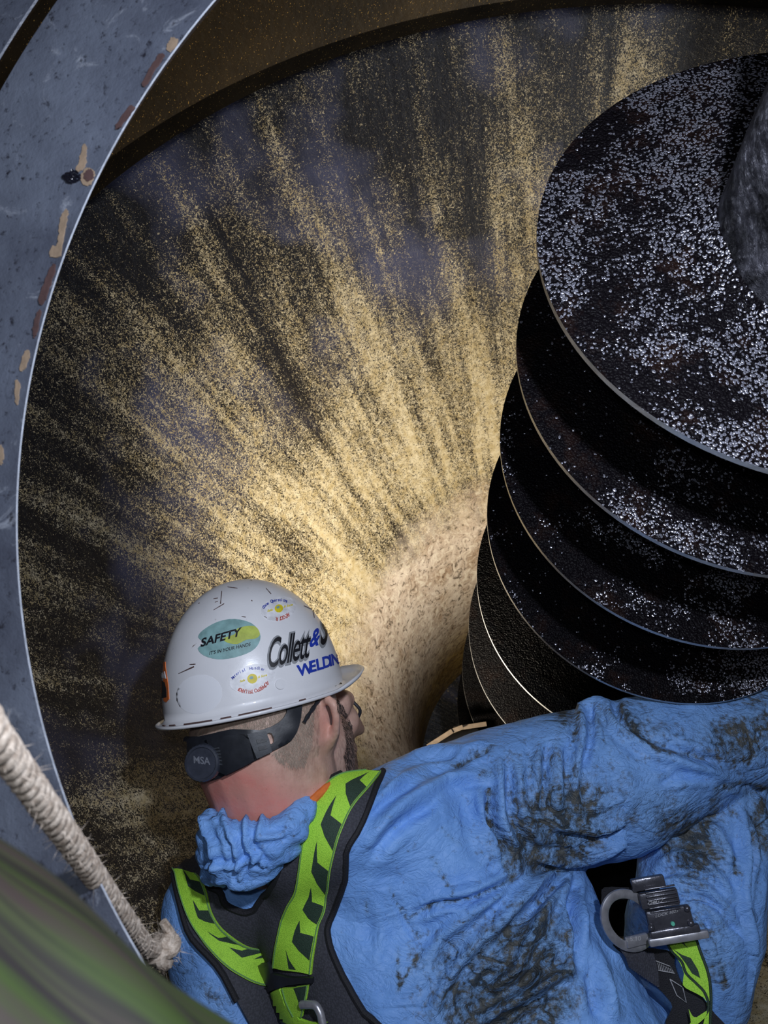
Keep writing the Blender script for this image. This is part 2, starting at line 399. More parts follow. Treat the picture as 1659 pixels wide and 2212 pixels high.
def text_on(name, s, org, xv, yv, b, off, mat, parent, bold=0.0, shear=0.0, space=1.0):
    """lettering as geometry; org = px of the baseline start, xv / yv = px vectors of one em"""
    cu = bpy.data.curves.new(name, 'FONT'); cu.body = s; cu.offset = bold; cu.shear = shear; cu.space_character = space; cu.resolution_u = 4
    to = bpy.data.objects.new(name, cu); COL.objects.link(to); dg = bpy.context.evaluated_depsgraph_get(); dg.update()
    me = bpy.data.meshes.new_from_object(to.evaluated_get(dg)); bpy.data.objects.remove(to); bpy.data.curves.remove(cu)
    bm = bmesh.new(); bm.from_mesh(me)
    for v in bm.verts:
        x, y = v.co.x, v.co.y; v.co = (org[0]+x*xv[0]+y*yv[0], org[1]+x*xv[1]+y*yv[1], 0)
    for _ in range(3):
        bmesh.ops.triangulate(bm, faces=bm.faces[:]); L = [e for e in bm.edges if e.calc_length() > 6]
        if not L: break
        bmesh.ops.subdivide_edges(bm, edges=L, cuts=1)
    bmesh.ops.triangulate(bm, faces=bm.faces[:]); bad = []
    for v in bm.verts:
        h, n = ray(b, v.co.x, v.co.y)
        if h is None: bad.append(v); continue
        if n.dot(h-ORG) > 0: n = -n
        v.co = h+n*off
    bmesh.ops.delete(bm, geom=bad, context='VERTS'); bm.to_mesh(me); bm.free()
    return link(name, me, mat, parent, False)
FB = bvh_of(front)
for nm, poly, mt in (('paint_chip', [(182, 314), (189, 318), (186, 336), (188, 350), (180, 366), (165, 370), (171, 352), (174, 338)], TAN),
                     ('paint_chip', [(190, 364), (203, 368), (205, 382), (196, 399), (184, 401), (177, 392), (178, 376)], TAN),
                     ('rust_spot', [(193, 368), (203, 372), (203, 383), (194, 394), (184, 388), (184, 376)], RUST),
                     ('paint_chip', [(140, 454), (148, 458), (144, 480), (141, 505), (135, 530), (132, 553), (111, 556), (108, 545), (114, 532), (124, 530), (128, 505), (131, 478)], TAN),
                     ('paint_chip', [(372, 82), (386, 88), (378, 104), (366, 113), (361, 104), (366, 92)], TAN),
                     ('paint_chip', [(58, 756), (66, 762), (62, 780), (52, 800), (45, 800), (48, 776)], TAN),
                     ('paint_chip', [(36, 820), (44, 832), (42, 858), (37, 876), (33, 850)], TAN),
                     ('paint_chip', [(2, 962), (8, 974), (6, 1000), (1, 1002), (-3, 980)], TAN),
                     ('rust_spot', [(345, 120), (356, 124), (334, 156), (316, 186), (308, 184), (325, 152)], RUST),
                     ('rust_spot', [(283, 232), (292, 236), (272, 262), (257, 280), (251, 276), (264, 254)], RUST),
                     ('rust_spot', [(116, 574), (121, 580), (108, 624), (96, 656), (85, 654), (98, 612)], RUST),
                     ('rust_spot', [(84, 672), (90, 678), (82, 716), (75, 730), (74, 706)], RUST)):
    poly = [(x+random.uniform(-1.6, 1.6), y+random.uniform(-1.6, 1.6)) for x, y in smooth_poly(poly, 5)]
    patch(nm, poly, FB, .0002 if nm == 'paint_chip' else .0007, .0005, mt, front, step=6, smooth=0)
bm = bmesh.new()
for k in range(9):
    c = Vector((155+random.uniform(-13, 14), 383+random.uniform(-8, 9))); q = [(c.x+random.uniform(3, 8)*math.cos(a), c.y+random.uniform(3, 8)*math.sin(a)) for a in np.linspace(0, 5.4, 7)]
    pts = on_path(FB, q, .0008, 2); tube(bm, pts, .0007, 6)
bmobj('tar_splat', bm, TAR_SHADE, front)
# ------------------------------------------------------------------ auger
auger = empty('auger', axpt(1.6, 0, 0), 'large black steel auger screw, wet and glossy, with a rough round shaft', 'auger')
def rimpt(t, r):
    th = -(2*math.pi*t+1.0713); a = .27058*t+.02287*t*t; return A0+UP0+G*r*(math.cos(th)*AU+math.sin(th)*AV)+AW*a*G
T0 = -.22; RES = 110; SH = .17
def flight(t0, t1):
    k = int((t1-t0)*RES)+1; ts = np.linspace(t0, t1, k); rr = np.linspace(0, 1, 9); V, F, M = [], [], []; th = .006
    for side in (0, 1):
        for t in ts:
            R = .5*(1+.02821*max(t, 0))
            for q in rr:
                r = SH*.9+(R-SH*.9)*q; p = rimpt(t, r); fil = .022*math.exp(-(r-SH)/.035)*(1 if side == 0 else -1)
                V.append(p+AW*(th*side-fil*.5))
    n = len(rr); o = len(ts)*n
    for i in range(len(ts)-1):
        for j in range(n-1):
            a = i*n+j; F.append((a, a+1, a+n+1, a+n)); M.append(0); F.append((a+o, a+n+o, a+n+1+o, a+1+o)); M.append(0)
        a = i*n+n-1; F.append((a, a+o, a+n+o, a+n)); M.append(1)
    for i in (0, len(ts)-1):
        for j in range(n-1): a = i*n+j; F.append((a, a+1, a+1+o, a+o)); M.append(0)
    ob = mesh('flight', V, F, [FLIGHT if t1 < 1.5 else MIDF if t1 < 2.5 else LOWF if t1 < 4.5 else SHADEF, FEDGE], auger, sharp=40); ob.data.polygons.foreach_set('material_index', M[:len(ob.data.polygons)]); return ob
flight(T0, 1)
for k in range(1, 8): flight(k, k+1)
V, F = [], []; na, nt = 90, 48
for i in range(na):
    for j in range(nt):
        a = -1.0+i*4.7/(na-1); t = 2*math.pi*j/nt
        r = SH*(1+.10*noise.noise(Vector((a*5, math.cos(t)*1.5, math.sin(t)*1.5)))); V.append(axpt(a, r, t))
for i in range(na-1):
    for j in range(nt): F.append((i*nt+j, i*nt+(j+1) % nt, (i+1)*nt+(j+1) % nt, (i+1)*nt+j))
mesh('shaft', V, F, SHAFT, auger)
# ------------------------------------------------------------------ bodies: capsules -> one skin
def capsule(bm, p0, r0, p1, r1, n=20, m=5):
    p0, p1 = Vector(p0), Vector(p1); z = (p1-p0).normalized() if (p1-p0).length > 1e-6 else Vector((0, 0, 1)); M = basis(z.orthogonal(), z, (0, 0, 0))
    R = []
    for k in range(1, m+1): a = math.pi/2*k/m; R.append((p0-z*r0*math.cos(a), r0*math.sin(a)))
    for k in range(m, 0, -1): a = math.pi/2*k/m; R.append((p1+z*r1*math.cos(a), r1*math.sin(a)))
    R = [(c, max(r, 1e-4)) for c, r in R]; rings = []
    for c, r in R: rings.append([bm.verts.new(c+M.to_3x3() @ Vector((r*math.cos(2*math.pi*i/n), r*math.sin(2*math.pi*i/n), 0))) for i in range(n)])
    for a, b in zip(rings, rings[1:]):
        for i in range(n): bm.faces.new((a[i], a[(i+1) % n], b[(i+1) % n], b[i]))
    s = bm.verts.new(p0-z*r0); e = bm.verts.new(p1+z*r1)
    for i in range(n): bm.faces.new((s, rings[0][(i+1) % n], rings[0][i])); bm.faces.new((e, rings[-1][i], rings[-1][(i+1) % n]))
def union(name, chains, voxel, smooth, mats, parent=None):
    bm = bmesh.new()
    for ch in chains:
        ch = [(P(x, y, d), r*d/FP) for x, y, d, r in ch]
        if len(ch) == 1: ch = ch*2; ch[1] = (ch[0][0]+Vector((0, 0, .001)), ch[0][1])
        for (a, ra_), (b, rb_) in zip(ch, ch[1:]): capsule(bm, a, ra_, b, rb_)
    me = bpy.data.meshes.new(name); bm.to_mesh(me); bm.free(); t = bpy.data.objects.new(name+'_', me); COL.objects.link(t)
    r = t.modifiers.new('r', 'REMESH'); r.mode = 'VOXEL'; r.voxel_size = voxel
    s = t.modifiers.new('s', 'SMOOTH'); s.factor = .5; s.iterations = smooth
    dg = bpy.context.evaluated_depsgraph_get(); dg.update(); m2 = bpy.data.meshes.new_from_object(t.evaluated_get(dg))
    bpy.data.objects.remove(t); m2.name = name; return link(name, m2, mats, parent)
def coords(me):
    n = len(me.vertices); c = np.empty(n*3); me.vertices.foreach_get('co', c); v = np.empty(n*3); me.vertices.foreach_get('normal', v)
    return c.reshape(-1, 3), v.reshape(-1, 3)
def topx(c): return np.stack([829.5+FP*c[:, 0]/c[:, 1], 1106-FP*(c[:, 2]-CZ)/c[:, 1]], 1)
def segdist(q, pts):
    best = np.full(len(q), 1e9); par = np.zeros(len(q)); n = len(pts)-1
    for i in range(n):
        a, b = np.array(pts[i]), np.array(pts[i+1]); d = b-a; t = np.clip(((q-a) @ d)/(d @ d+1e-9), 0, 1)
        e = np.hypot(*(q-a-t[:, None]*d).T); m = e < best; best[m] = e[m]; par[m] = (i+t[m])/n
    return best, par
Z1 = lambda L: [(320+x/3.318, 1220+y/3.318) for x, y in L]
Z2 = lambda L: [(320+x/2.9625, 1660+y/2.9625) for x, y in L]
Z3 = lambda L: [(780+x/1.887, 1460+y/1.887) for x, y in L]
Z4 = lambda L: [(1240+x/3.96, 1860+y/3.96) for x, y in L]
body = union('person', [
    [(560, 1500, .985, 150), (585, 1560, .975, 152)],
    [(560, 1590, .965, 150), (590, 1690, .965, 140), (600, 1800, 1.0, 120)],
    [(655, 1620, 1.04, 112), (655, 1690, 1.04, 112)],
    [(690, 1640, 1.10, 85), (720, 1690, 1.13, 60)],           # jaw and chin
    [(740, 1560, 1.13, 40), (775, 1575, 1.17, 14)],           # nose bridge and tip
    [(725, 1520, 1.11, 40), (745, 1512, 1.13, 22)],           # brow
    [(735, 1610, 1.13, 35), (762, 1618, 1.155, 12)],          # mouth
    [(694, 1522, .935, 8), (708, 1510, .925, 10), (722, 1522, .920, 11), (727, 1555, .922, 10), (723, 1588, .930, 10), (712, 1606, .942, 12)],
    [(694, 1530, .95, 12), (702, 1560, .95, 12), (709, 1592, .953, 10)],
    [(640, 1860, 1.02, 120), (900, 2150, 1.0, 210), (1150, 2450, 1.0, 250)],
    [(450, 1960, 1.03, 80), (640, 1870, 1.03, 90), (900, 1800, 1.05, 110)],
    [(900, 1800, 1.06, 110), (1150, 1712, 1.10, 100), (1350, 1668, 1.14, 85), (1570, 1610, 1.16, 66), (1760, 1500, 1.2, 45)],
    [(1760, 1500, 1.2, 45), (1830, 1450, 1.2, 38), (1890, 1420, 1.2, 12)], [(1830, 1450, 1.2, 30), (1900, 1450, 1.2, 12)], [(1830, 1460, 1.2, 28), (1895, 1480, 1.2, 12)],
    [(1820, 1465, 1.2, 28), (1880, 1505, 1.2, 11)], [(1800, 1440, 1.2, 28), (1840, 1390, 1.18, 13)],
    [(450, 1960, 1.03, 80), (490, 2180, 1.0, 75), (560, 2420, 1.0, 60)],
    [(1150, 2450, 1.0, 250), (1440, 2280, 1.05, 90), (1560, 1780, 1.16, 55), (1540, 2000, 1.33, 50), (1480, 2300, 1.36, 45)]], .0034, 5, SKIN)
tag(body, 'man seen from behind in blue coveralls and white helmet, reaching right around the auger', 'person')
c, nn = coords(body.data); q = topx(c); ff = ((c-np.array([0, 0, CZ]))*nn).sum(1) < 0
def put_attr(me, name, arr):
    a = me.attributes.new(name, 'FLOAT', 'POINT'); a.data.foreach_set('value', np.clip(arr, 0, 1).astype(np.float32))
def gauss(q, x, y, rx, ry=None, rot=0):
    ry = ry or rx; d = q-np.array([x, y]); cs, sn = math.cos(math.radians(rot)), math.sin(math.radians(rot))
    u = d[:, 0]*cs+d[:, 1]*sn; v = -d[:, 0]*sn+d[:, 1]*cs; return np.exp(-(u/rx)**2-(v/ry)**2)
put_attr(body.data, 'red', gauss(q, 530, 1720, 90, 60)*1.+gauss(q, 470, 1690, 60)+gauss(q, 600, 1760, 130, 45)*.8+gauss(q, 700, 1570, 30, 60)*.5)
hairmask = np.maximum.reduce([(q[:, 1] < 1598-(q[:, 0]-400)*.02)*1., (q[:, 0] > 600)*(q[:, 1] < 1655-(abs(q[:, 0]-640)*.5))*1.])*(q[:, 0] < 690)+gauss(q, 745, 1640, 26, 80)+gauss(q, 650, 1650, 45, 35)*.8
put_attr(body.data, 'hair', hairmask)
BODYB = bvh_of(body)
# hair strands
def strands(name, region, n, mat, length, drift):
    A = np.array(region); V, F = [], []; k = 0; tries = 0
    while k < n and tries < n*6:
        tries += 1; x = random.uniform(A[:, 0].min(), A[:, 0].max()); y = random.uniform(A[:, 1].min(), A[:, 1].max())
        if not inpoly(np.array([[x, y]]), region)[0]: continue
        h, m = ray(BODYB, x, y)
        if h is None: continue
        if m.dot(h-ORG) > 0: m = -m
        d = Vector((drift[0]+random.gauss(0, .35), random.gauss(0, .2), drift[1]+random.gauss(0, .3))); d = (d-m*d.dot(m)).normalized()
        s = d.cross(m)*.00028; L = length*random.uniform(.6, 1.2); b = len(V)
        V += [h-s, h+s, h+d*L+m*L*.35]; F.append((b, b+1, b+2)); k += 1
    o = mesh(name, V, F, mat, body, False); o['kind'] = 'stuff'; return o
strands('hair', Z1([(245, 1180), (620, 1100), (980, 970), (1240, 880), (1190, 1050), (1180, 1250), (1120, 1440), (1000, 1450), (880, 1350), (1000, 1270), (950, 1150), (600, 1200), (260, 1260)]), 5200, HAIRM, .0050, (-.1, -1))
strands('beard', Z1([(1330, 930), (1400, 1010), (1460, 1150), (1500, 1400), (1510, 1560), (1440, 1560), (1400, 1380), (1420, 1280), (1390, 1150)]), 1500, HAIRD, .006, (-.1, -1))
# eyes on the far side of the face
bm = bmesh.new()
for x, y, d in ((752, 1542, 1.135),): bmesh.ops.create_uvsphere(bm, u_segments=12, v_segments=8, radius=.012, matrix=Matrix.Translation(P(x, y, d)))
bmobj('eye', bm, WHITE, body)
# ------------------------------------------------------------------ coveralls
TORSO = [
    [(640, 1865, 1.02, 132), (900, 2150, .985, 255), (1140, 2430, .95, 290)],
    [(455, 1968, 1.02, 108), (640, 1868, 1.02, 116), (885, 1790, 1.03, 148)],
    [(760, 1800, 1.02, 110), (1000, 2000, 1.0, 190)],
    [(900, 1795, 1.04, 145), (1050, 2010, 1.01, 190), (1120, 2110, .99, 228), (1190, 2300, .95, 262)],
    [(1160, 1880, 1.06, 85), (1200, 2000, 1.02, 110)],
    [(640, 1820, .96, 100), (735, 1790, .95, 104), (880, 1800, 1.0, 140)],
    [(650, 1830, .965, 95), (740, 1960, .99, 125)], [(740, 1800, .96, 100), (850, 1960, .99, 150)], [(880, 1800, 1.0, 140), (1000, 1960, 1.0, 180)],
    [(885, 1790, 1.04, 148), (1150, 1716, 1.09, 156), (1300, 1690, 1.115, 158), (1420, 1640, 1.13, 140), (1560, 1603, 1.15, 110), (1720, 1545, 1.18, 95)],
    [(1290, 1545, 1.13, 38)], [(1400, 1550, 1.14, 50), (1600, 1545, 1.15, 48)],
    [(455, 1968, 1.02, 108), (490, 2140, .98, 108), (560, 2420, .95, 115)],
    [(1190, 2300, .95, 262), (1440, 2350, 1.0, 140)],
]
LEG = [
    [(1570, 1740, 1.16, 92), (1520, 1900, 1.10, 128), (1500, 2000, 1.08, 140), (1455, 2230, 1.05, 122), (1430, 2420, 1.03, 130)],
    [(1590, 1690, 1.2, 80), (1760, 1720, 1.25, 110)], [(1585, 1720, 1.2, 80), (1555, 2000, 1.34, 80), (1480, 2300, 1.36, 80)], [(1450, 1880, 1.12, 70), (1430, 1990, 1.12, 60)],
]
cover = union('coverall', TORSO+LEG, .0046, 14, COVER, body)
c, nn = coords(cover.data); smooth_c = c.copy(); q = topx(c); view = c-np.array([0, 0, CZ]); view /= np.linalg.norm(view, axis=1)[:, None]
facing = np.clip(-(view*nn).sum(1)*2.2, 0, 1)
COVB = bvh_of(cover)                                     # unfolded cloth: what the harness lies on
padout = Z2([(1500, 60), (1430, 190), (1320, 410), (1262, 520), (1250, 760), (1170, 980), (1168, 1080), (1205, 1200), (1295, 1380), (1410, 1560), (1460, 1660), (650, 1660), (560, 1480), (440, 1250), (300, 1080), (240, 900), (192, 700), (188, 560), (236, 455), (330, 380), (345, 560), (365, 700), (400, 760), (480, 790), (505, 850), (560, 885), (640, 898), (710, 868), (770, 790), (850, 640), (905, 500), (965, 380), (1045, 240), (1110, 150), (1230, 80)])
legm = (q[:, 0] > 1350) & (q[:, 1] > 1700) & (c[:, 1] > 1.0)
FO = []   # (pts, amplitude, sigma px)
def f3(L, A=.006, s=9): FO.append((cr(Z3(L), 4), A, s))
f3([(520, 440), (526, 600), (585, 740), (615, 830)], -.013, 9); f3([(480, 470), (485, 620), (540, 760)], .006, 14)
f3([(560, 330), (575, 560), (640, 720)], .007, 10); f3([(600, 330), (612, 590), (700, 715)], -.006, 8); f3([(650, 360), (665, 560), (760, 700)], .006, 11)
f3([(885, 130), (905, 240), (870, 400), (860, 530)], .007, 9); f3([(925, 100), (935, 240), (900, 380)], -.006, 8)
f3([(915, 70), (890, 160)], .008, 10); f3([(1075, 60), (1035, 120), (1055, 180), (1130, 225)], -.008, 8); f3([(990, 110), (1080, 240), (1200, 300)], .006, 9)
f3([(760, 270), (752, 400), (742, 570)], -.007, 7); f3([(720, 280), (715, 420), (700, 540)], .005, 9); f3([(800, 260), (810, 420), (790, 560)], .005, 9)
f3([(1130, 300), (1350, 370), (1540, 430)], .006, 10); f3([(1180, 250), (1380, 330), (1480, 350)], -.006, 9); f3([(1100, 520), (1300, 440), (1480, 440)], .005, 9)
f3([(1000, 560), (1150, 500), (1300, 400)], -.004, 7); f3([(700, 570), (900, 620), (1100, 600), (1280, 480)], .006, 10); f3([(760, 650), (950, 670), (1130, 620)], -.005, 8)
f3([(650, 735), (850, 748), (1000, 705), (1250, 570)], .008, 11); f3([(880, 460), (890, 560), (960, 650)], .004, 7)
f3([(140, 345), (300, 300), (500, 285)], .006, 10); f3([(80, 450), (200, 350), (400, 310)], -.006, 9); f3([(0, 700), (120, 560), (300, 450), (480, 390)], .008, 13); f3([(30, 760), (150, 620), (320, 510)], -.005, 11)
f3([(380, 370), (450, 325), (530, 290)], -.007, 7); f3([(0, 560), (90, 480), (200, 400)], .005, 10); f3([(300, 470), (420, 440), (520, 440)], -.003, 8)
f3([(840, 790), (700, 860), (560, 1000), (420, 1160)], .010, 12); f3([(820, 830), (720, 930), (600, 1060), (500, 1180)], -.009, 10)
f3([(845, 800), (770, 920), (710, 1060), (640, 1180), (480, 1330)], .010, 13); f3([(740, 1060), (700, 1180), (660, 1260)], -.012, 14)
f3([(855, 800), (820, 950), (838, 1100), (850, 1250)], .009, 12); f3([(870, 800), (860, 950), (875, 1120)], -.010, 9)
f3([(620, 825), (480, 900), (300, 935), (215, 975)], -.009, 8); f3([(640, 790), (480, 860), (330, 900)], .005, 12); f3([(600, 870), (460, 960), (330, 1060), (260, 1180)], .006, 12)
f3([(865, 810), (885, 950), (935, 1100), (1000, 1300), (1050, 1419)], .009, 14); f3([(910, 1000), (950, 1180), (960, 1400)], -.007, 12)
f3([(870, 1185), (700, 1290), (560, 1360), (470, 1419)], .013, 14); f3([(850, 1230), (700, 1330), (600, 1400)], -.009, 10); f3([(800, 1120), (640, 1220), (500, 1290)], .007, 11)
f3([(980, 940), (1020, 1060), (1140, 1190), (1260, 1340)], .006, 14); f3([(560, 1020), (440, 1180), (330, 1380)], -.006, 12); f3([(480, 1080), (360, 1240), (280, 1400)], .005, 12)
f3([(120, 860), (180, 1000), (250, 1100)], -.003, 7); f3([(60, 900), (80, 1050), (60, 1200)], .003, 12)
LO = []
def l3(L, A=.005, s=8): LO.append((cr(Z3(L), 4), A, s))
l3([(1180, 960), (1300, 900), (1450, 940), (1560, 1100)], -.006, 7); l3([(1150, 900), (1280, 840), (1400, 860), (1500, 960)], .005, 8); l3([(1200, 770), (1300, 730), (1420, 780), (1540, 920)], .006, 9); l3([(1190, 830), (1290, 790), (1400, 820)], -.005, 7)
l3([(1600, 540), (1640, 700), (1620, 900), (1640, 1000)], -.006, 7); l3([(1540, 480), (1570, 700), (1560, 900), (1600, 1100), (1560, 1350)], .007, 9); l3([(1575, 600), (1600, 800), (1585, 960)], -.006, 6)
l3([(1430, 1000), (1500, 1150), (1460, 1400)], .006, 10); l3([(1370, 950), (1440, 1080), (1440, 1280)], -.005, 8); l3([(1480, 440), (1560, 450), (1659, 490)], -.006, 7); l3([(1380, 600), (1450, 640), (1520, 760)], .005, 10); l3([(1260, 650), (1380, 690), (1480, 800)], -.004, 8)
l3([(1520, 1000), (1550, 1150), (1500, 1380)], -.006, 8); l3([(1300, 950), (1380, 1000), (1420, 1100)], .004, 7)
hold = inpoly(q, padout)*1.0; pd, _ = segdist(q, padout+[padout[0]]); hold = np.clip(1-pd/22, 0, 1)*(hold < .5)+hold
disp = np.zeros(len(c))
for L, mask in ((FO, ~legm), (LO, legm)):
    for pts, A, s in L:
        P2 = np.array(pts); near = mask & (q[:, 0] > P2[:, 0].min()-40) & (q[:, 0] < P2[:, 0].max()+40) & (q[:, 1] > P2[:, 1].min()-40) & (q[:, 1] < P2[:, 1].max()+40)
        d, par = segdist(q[near], pts); taper = np.clip(np.minimum(par, 1-par)*5, 0, 1)**.7
        disp[near] += A*taper*(np.exp(-(d/s)**2)-.45*np.exp(-((d-2.1*s)/s)**2))
wr = np.array([abs(noise.noise(Vector(p*9)))*-.010+abs(noise.noise(Vector((p[0]*22, p[1]*22, p[2]*14))))*-.0045+noise.noise(Vector(p*45))*.0016 for p in c])+.004
amp = .55+.6*np.clip(gauss(q, 1250, 1700, 330, 160)+gauss(q, 1150, 2050, 160, 200)+gauss(q, 1520, 1950, 140, 300), 0, 1)
disp = disp*facing*1.25+wr*amp
disp *= (1-hold*.95); c2 = smooth_c+nn*disp[:, None]
cover.data.vertices.foreach_set('co', c2.ravel()); cover.data.update()
# grease
dirt = np.zeros(len(c))
for x, y, rx, ry, rot, s in ((1600, 1600, 75, 60, 20, 1.1), (1640, 1520, 50, 60, 0, .6), (1190, 1790, 110, 80, 20, .75), (1130, 1850, 70, 40, 10, .75), (1290, 1740, 150, 70, -20, .5), (1390, 1570, 130, 60, 10, .42), (1180, 1650, 120, 60, 0, .35),
                             (1480, 1790, 95, 55, 30, .8), (1500, 1850, 70, 60, 0, .5), (1600, 1740, 50, 40, 0, .4), (1643, 1790, 22, 60, 0, 1.1), (1030, 1560, 40, 22, -30, .0), (1210, 1550, 30, 30, 0, .55),
                             (1110, 2120, 48, 95, 25, 1.25), (1060, 2160, 90, 50, -35, .8), (1090, 2050, 130, 90, -40, .6), (1180, 2090, 50, 140, 0, .55), (970, 2170, 80, 60, -30, .5), (1180, 2190, 120, 40, -30, .7), (960, 2060, 100, 50, -30, .4), (400, 2100, 30, 60, 20, .38), (460, 2150, 60, 30, 40, .42), (1500, 2000, 80, 80, 0, .32), (1540, 2090, 30, 60, 0, .4), (1050, 1670, 20, 16, 0, .5)):
    dirt += s*gauss(q, x, y, rx, ry, rot)*((q[:, 1] > 0))
for L, A, s in (([(380, 365), (450, 320), (530, 288)], 1.0, 7), ([(525, 460), (528, 600), (590, 750), (620, 830)], .9, 6), ([(620, 825), (480, 900), (300, 935), (215, 975)], .8, 5), ([(640, 735), (750, 745), (860, 760)], .9, 9), ([(1050, 120), (1130, 225)], .8, 5), ([(820, 140), (830, 200)], .8, 5),
                ([(110, 860), (180, 980), (240, 1060)], .55, 4), ([(290, 740), (370, 880)], .6, 4), ([(150, 1280), (250, 1110)], .6, 4), ([(155, 1100), (150, 1290)], .5, 3), ([(330, 620), (400, 690)], .45, 4), ([(860, 1195), (700, 1290), (560, 1360), (480, 1419)], .9, 12),
                ([(90, 580), (170, 630)], .5, 3), ([(10, 880), (30, 990)], .45, 3), ([(1440, 460), (1540, 440), (1659, 460)], .8, 6), ([(1240, 700), (1400, 620), (1440, 500)], .6, 12), ([(1470, 1180), (1480, 1260)], .9, 6), ([(1100, 220), (1200, 300), (1400, 330)], .5, 6), ([(890, 140), (870, 260)], .5, 4), ([(1520, 750), (1535, 800)], .9, 5), ([(770, 490), (900, 490)], .4, 5)):
    d, _ = segdist(q, Z3(L)); dirt += A*np.exp(-(d/s)**2)
ty = np.array([noise.noise(Vector(p*6)) for p in c]); dirt = dirt*(1+.7*ty)+.05
put_attr(cover.data, 'dirt', dirt*(facing > 0)+(facing <= 0)*.25)
# ------------------------------------------------------------------ bunched collar
collar = union('collar', [[(456, 1778, .905, 26), (500, 1800, .875, 26), (560, 1808, .866, 28), (620, 1790, .872, 28), (660, 1745, .900, 22)],
                          [(448, 1812, .905, 26), (500, 1828, .872, 30), (570, 1832, .866, 30), (640, 1800, .878, 24)],
                          [(446, 1850, .905, 26), (500, 1862, .872, 30), (570, 1864, .868, 30), (622, 1830, .882, 24)],
                          [(458, 1884, .905, 24), (510, 1892, .874, 26), (575, 1890, .872, 24), (600, 1868, .886, 20)]], .003, 6, COVER, body)
0 and (0)
cc, cn = coords(collar.data); qq = topx(cc)
w2 = np.array([abs(noise.noise(Vector((p[0]*17+p[2]*9, p[1]*16, p[2]*12-p[0]*5))))*-.012+abs(noise.noise(Vector(p*38)))*-.005+noise.noise(Vector(p*90))*.0010 for p in cc])+.005
for L in ([(360, 330), (430, 500), (470, 720)], [(470, 300), (560, 480), (590, 700)], [(620, 330), (640, 520), (740, 620)], [(740, 330), (700, 450), (860, 420)], [(400, 620), (560, 640), (700, 560)]):
    d, _ = segdist(qq, Z2(L)); w2 += .006*np.exp(-(d/6)**2)-.003*np.exp(-((d-12)/6)**2)
collar.data.vertices.foreach_set('co', (cc+cn*w2[:, None]).ravel()); collar.data.update(); put_attr(collar.data, 'dirt', np.full(len(cc), .14))
tub = bmesh.new(); tube(tub, on_path(BODYB, Z2([(900, 285), (960, 262), (1030, 205), (1100, 140), (1150, 100)]), .0045, 5), .0050, 10); bmobj('undershirt_neckband', tub, ORANGE, body)['label'] = 'orange undershirt neckband'
# ------------------------------------------------------------------ harness
har = empty('safety_harness', P(650, 2100, .8), 'lime green and charcoal safety harness over the back and hip of the blue coveralls', 'harness')
BB = bvh_of(cover); ALLB = COVB
patch('back_pad', padout, COVB, .003, .008, PAD, har, step=9, smooth=0)
# rolled black edge binding of the pad
bm = bmesh.new()
for L in (padout[0:12], padout[12:21], padout[22:36]):
    pts = on_path(COVB, [p for p in L], .0095, 3)
    if len(pts) > 2: tube(bm, pts, .0042, 8)
bmobj('pad_binding', bm, PADB, har)['label'] = 'black edge binding'
def strap(name, left, right, b, off, thick, pats, label=None, nseg=10):
    L, R = cr(Z2(left), 6), cr(Z2(right), 6); n = 60
    def res(C):
        C = np.array(C); s = np.r_[0, np.cumsum(np.hypot(*np.diff(C, axis=0).T))]; u = np.linspace(0, s[-1], n); return np.stack([np.interp(u, s, C[:, 0]), np.interp(u, s, C[:, 1])], 1)
    L, R = res(L), res(R); rows = []
    for i in range(n):
        row = []
        for j in range(nseg+1):
            x, y = L[i]+(R[i]-L[i])*j/nseg; h, m = ray(b, x, y); row.append((h, m))
        rows.append(row)
    ok = [i for i, r in enumerate(rows) if all(h is not None for h, _ in r)]
    P3 = np.array([[list(rows[i][j][0]) for j in range(nseg+1)] for i in ok])
    for _ in range(3): P3[1:-1] = (P3[:-2]+2*P3[1:-1]+P3[2:])/4
    N3 = np.zeros_like(P3); du = np.gradient(P3, axis=0); dv = np.gradient(P3, axis=1); N3 = np.cross(du, dv); N3 /= np.linalg.norm(N3, axis=2)[..., None]+1e-12
    view = P3-np.array([0, 0, CZ]); N3[(N3*view).sum(2) > 0] *= -1
    m = len(ok); top = (P3+N3*(off+thick)).reshape(-1, 3); bot = (P3+N3*off).reshape(-1, 3); k = nseg+1; F = []
    for i in range(m-1):
        for j in range(nseg):
            a = i*k+j; F.append((a, a+1, a+k+1, a+k)); F.append((a+m*k, a+k+m*k, a+k+1+m*k, a+1+m*k))
        for a in (i*k, i*k+nseg): F.append((a, a+k, a+k+m*k, a+m*k))
    for i in (0, m-1):
        for j in range(nseg): a = i*k+j; F.append((a, a+1, a+1+m*k, a+m*k))
    o = mesh(name, np.vstack([top, bot]), F, LIME, har, sharp=45)
    if label: o['label'] = label
    def at(s, t, e):
        s = min(max(s, 0), 1)*(m-1); t = min(max(t, 0), 1)*nseg; i, j = min(int(s), m-2), min(int(t), nseg-1); a, c_ = s-i, t-j
        f = lambda A: (A[i, j]*(1-a)*(1-c_)+A[i+1, j]*a*(1-c_)+A[i, j+1]*(1-a)*c_+A[i+1, j+1]*a*c_)
        return f(P3)+f(N3)*(off+thick+e)
    for poly in pats:
        V2, F2 = tri_poly([(x*100, y*600) for y, x in poly], 14)
        mesh('printed_pattern', [at(v[1]/600, v[0]/100, .0006) for v in V2], F2, DGREEN, o, False)
    for t in (.035, .965):
        bm = bmesh.new(); tube(bm, [at(i/70, t, .0004) for i in range(71)], .0009, 5); bmobj('edge_stitching', bm, STITCH, o)
    return o, at
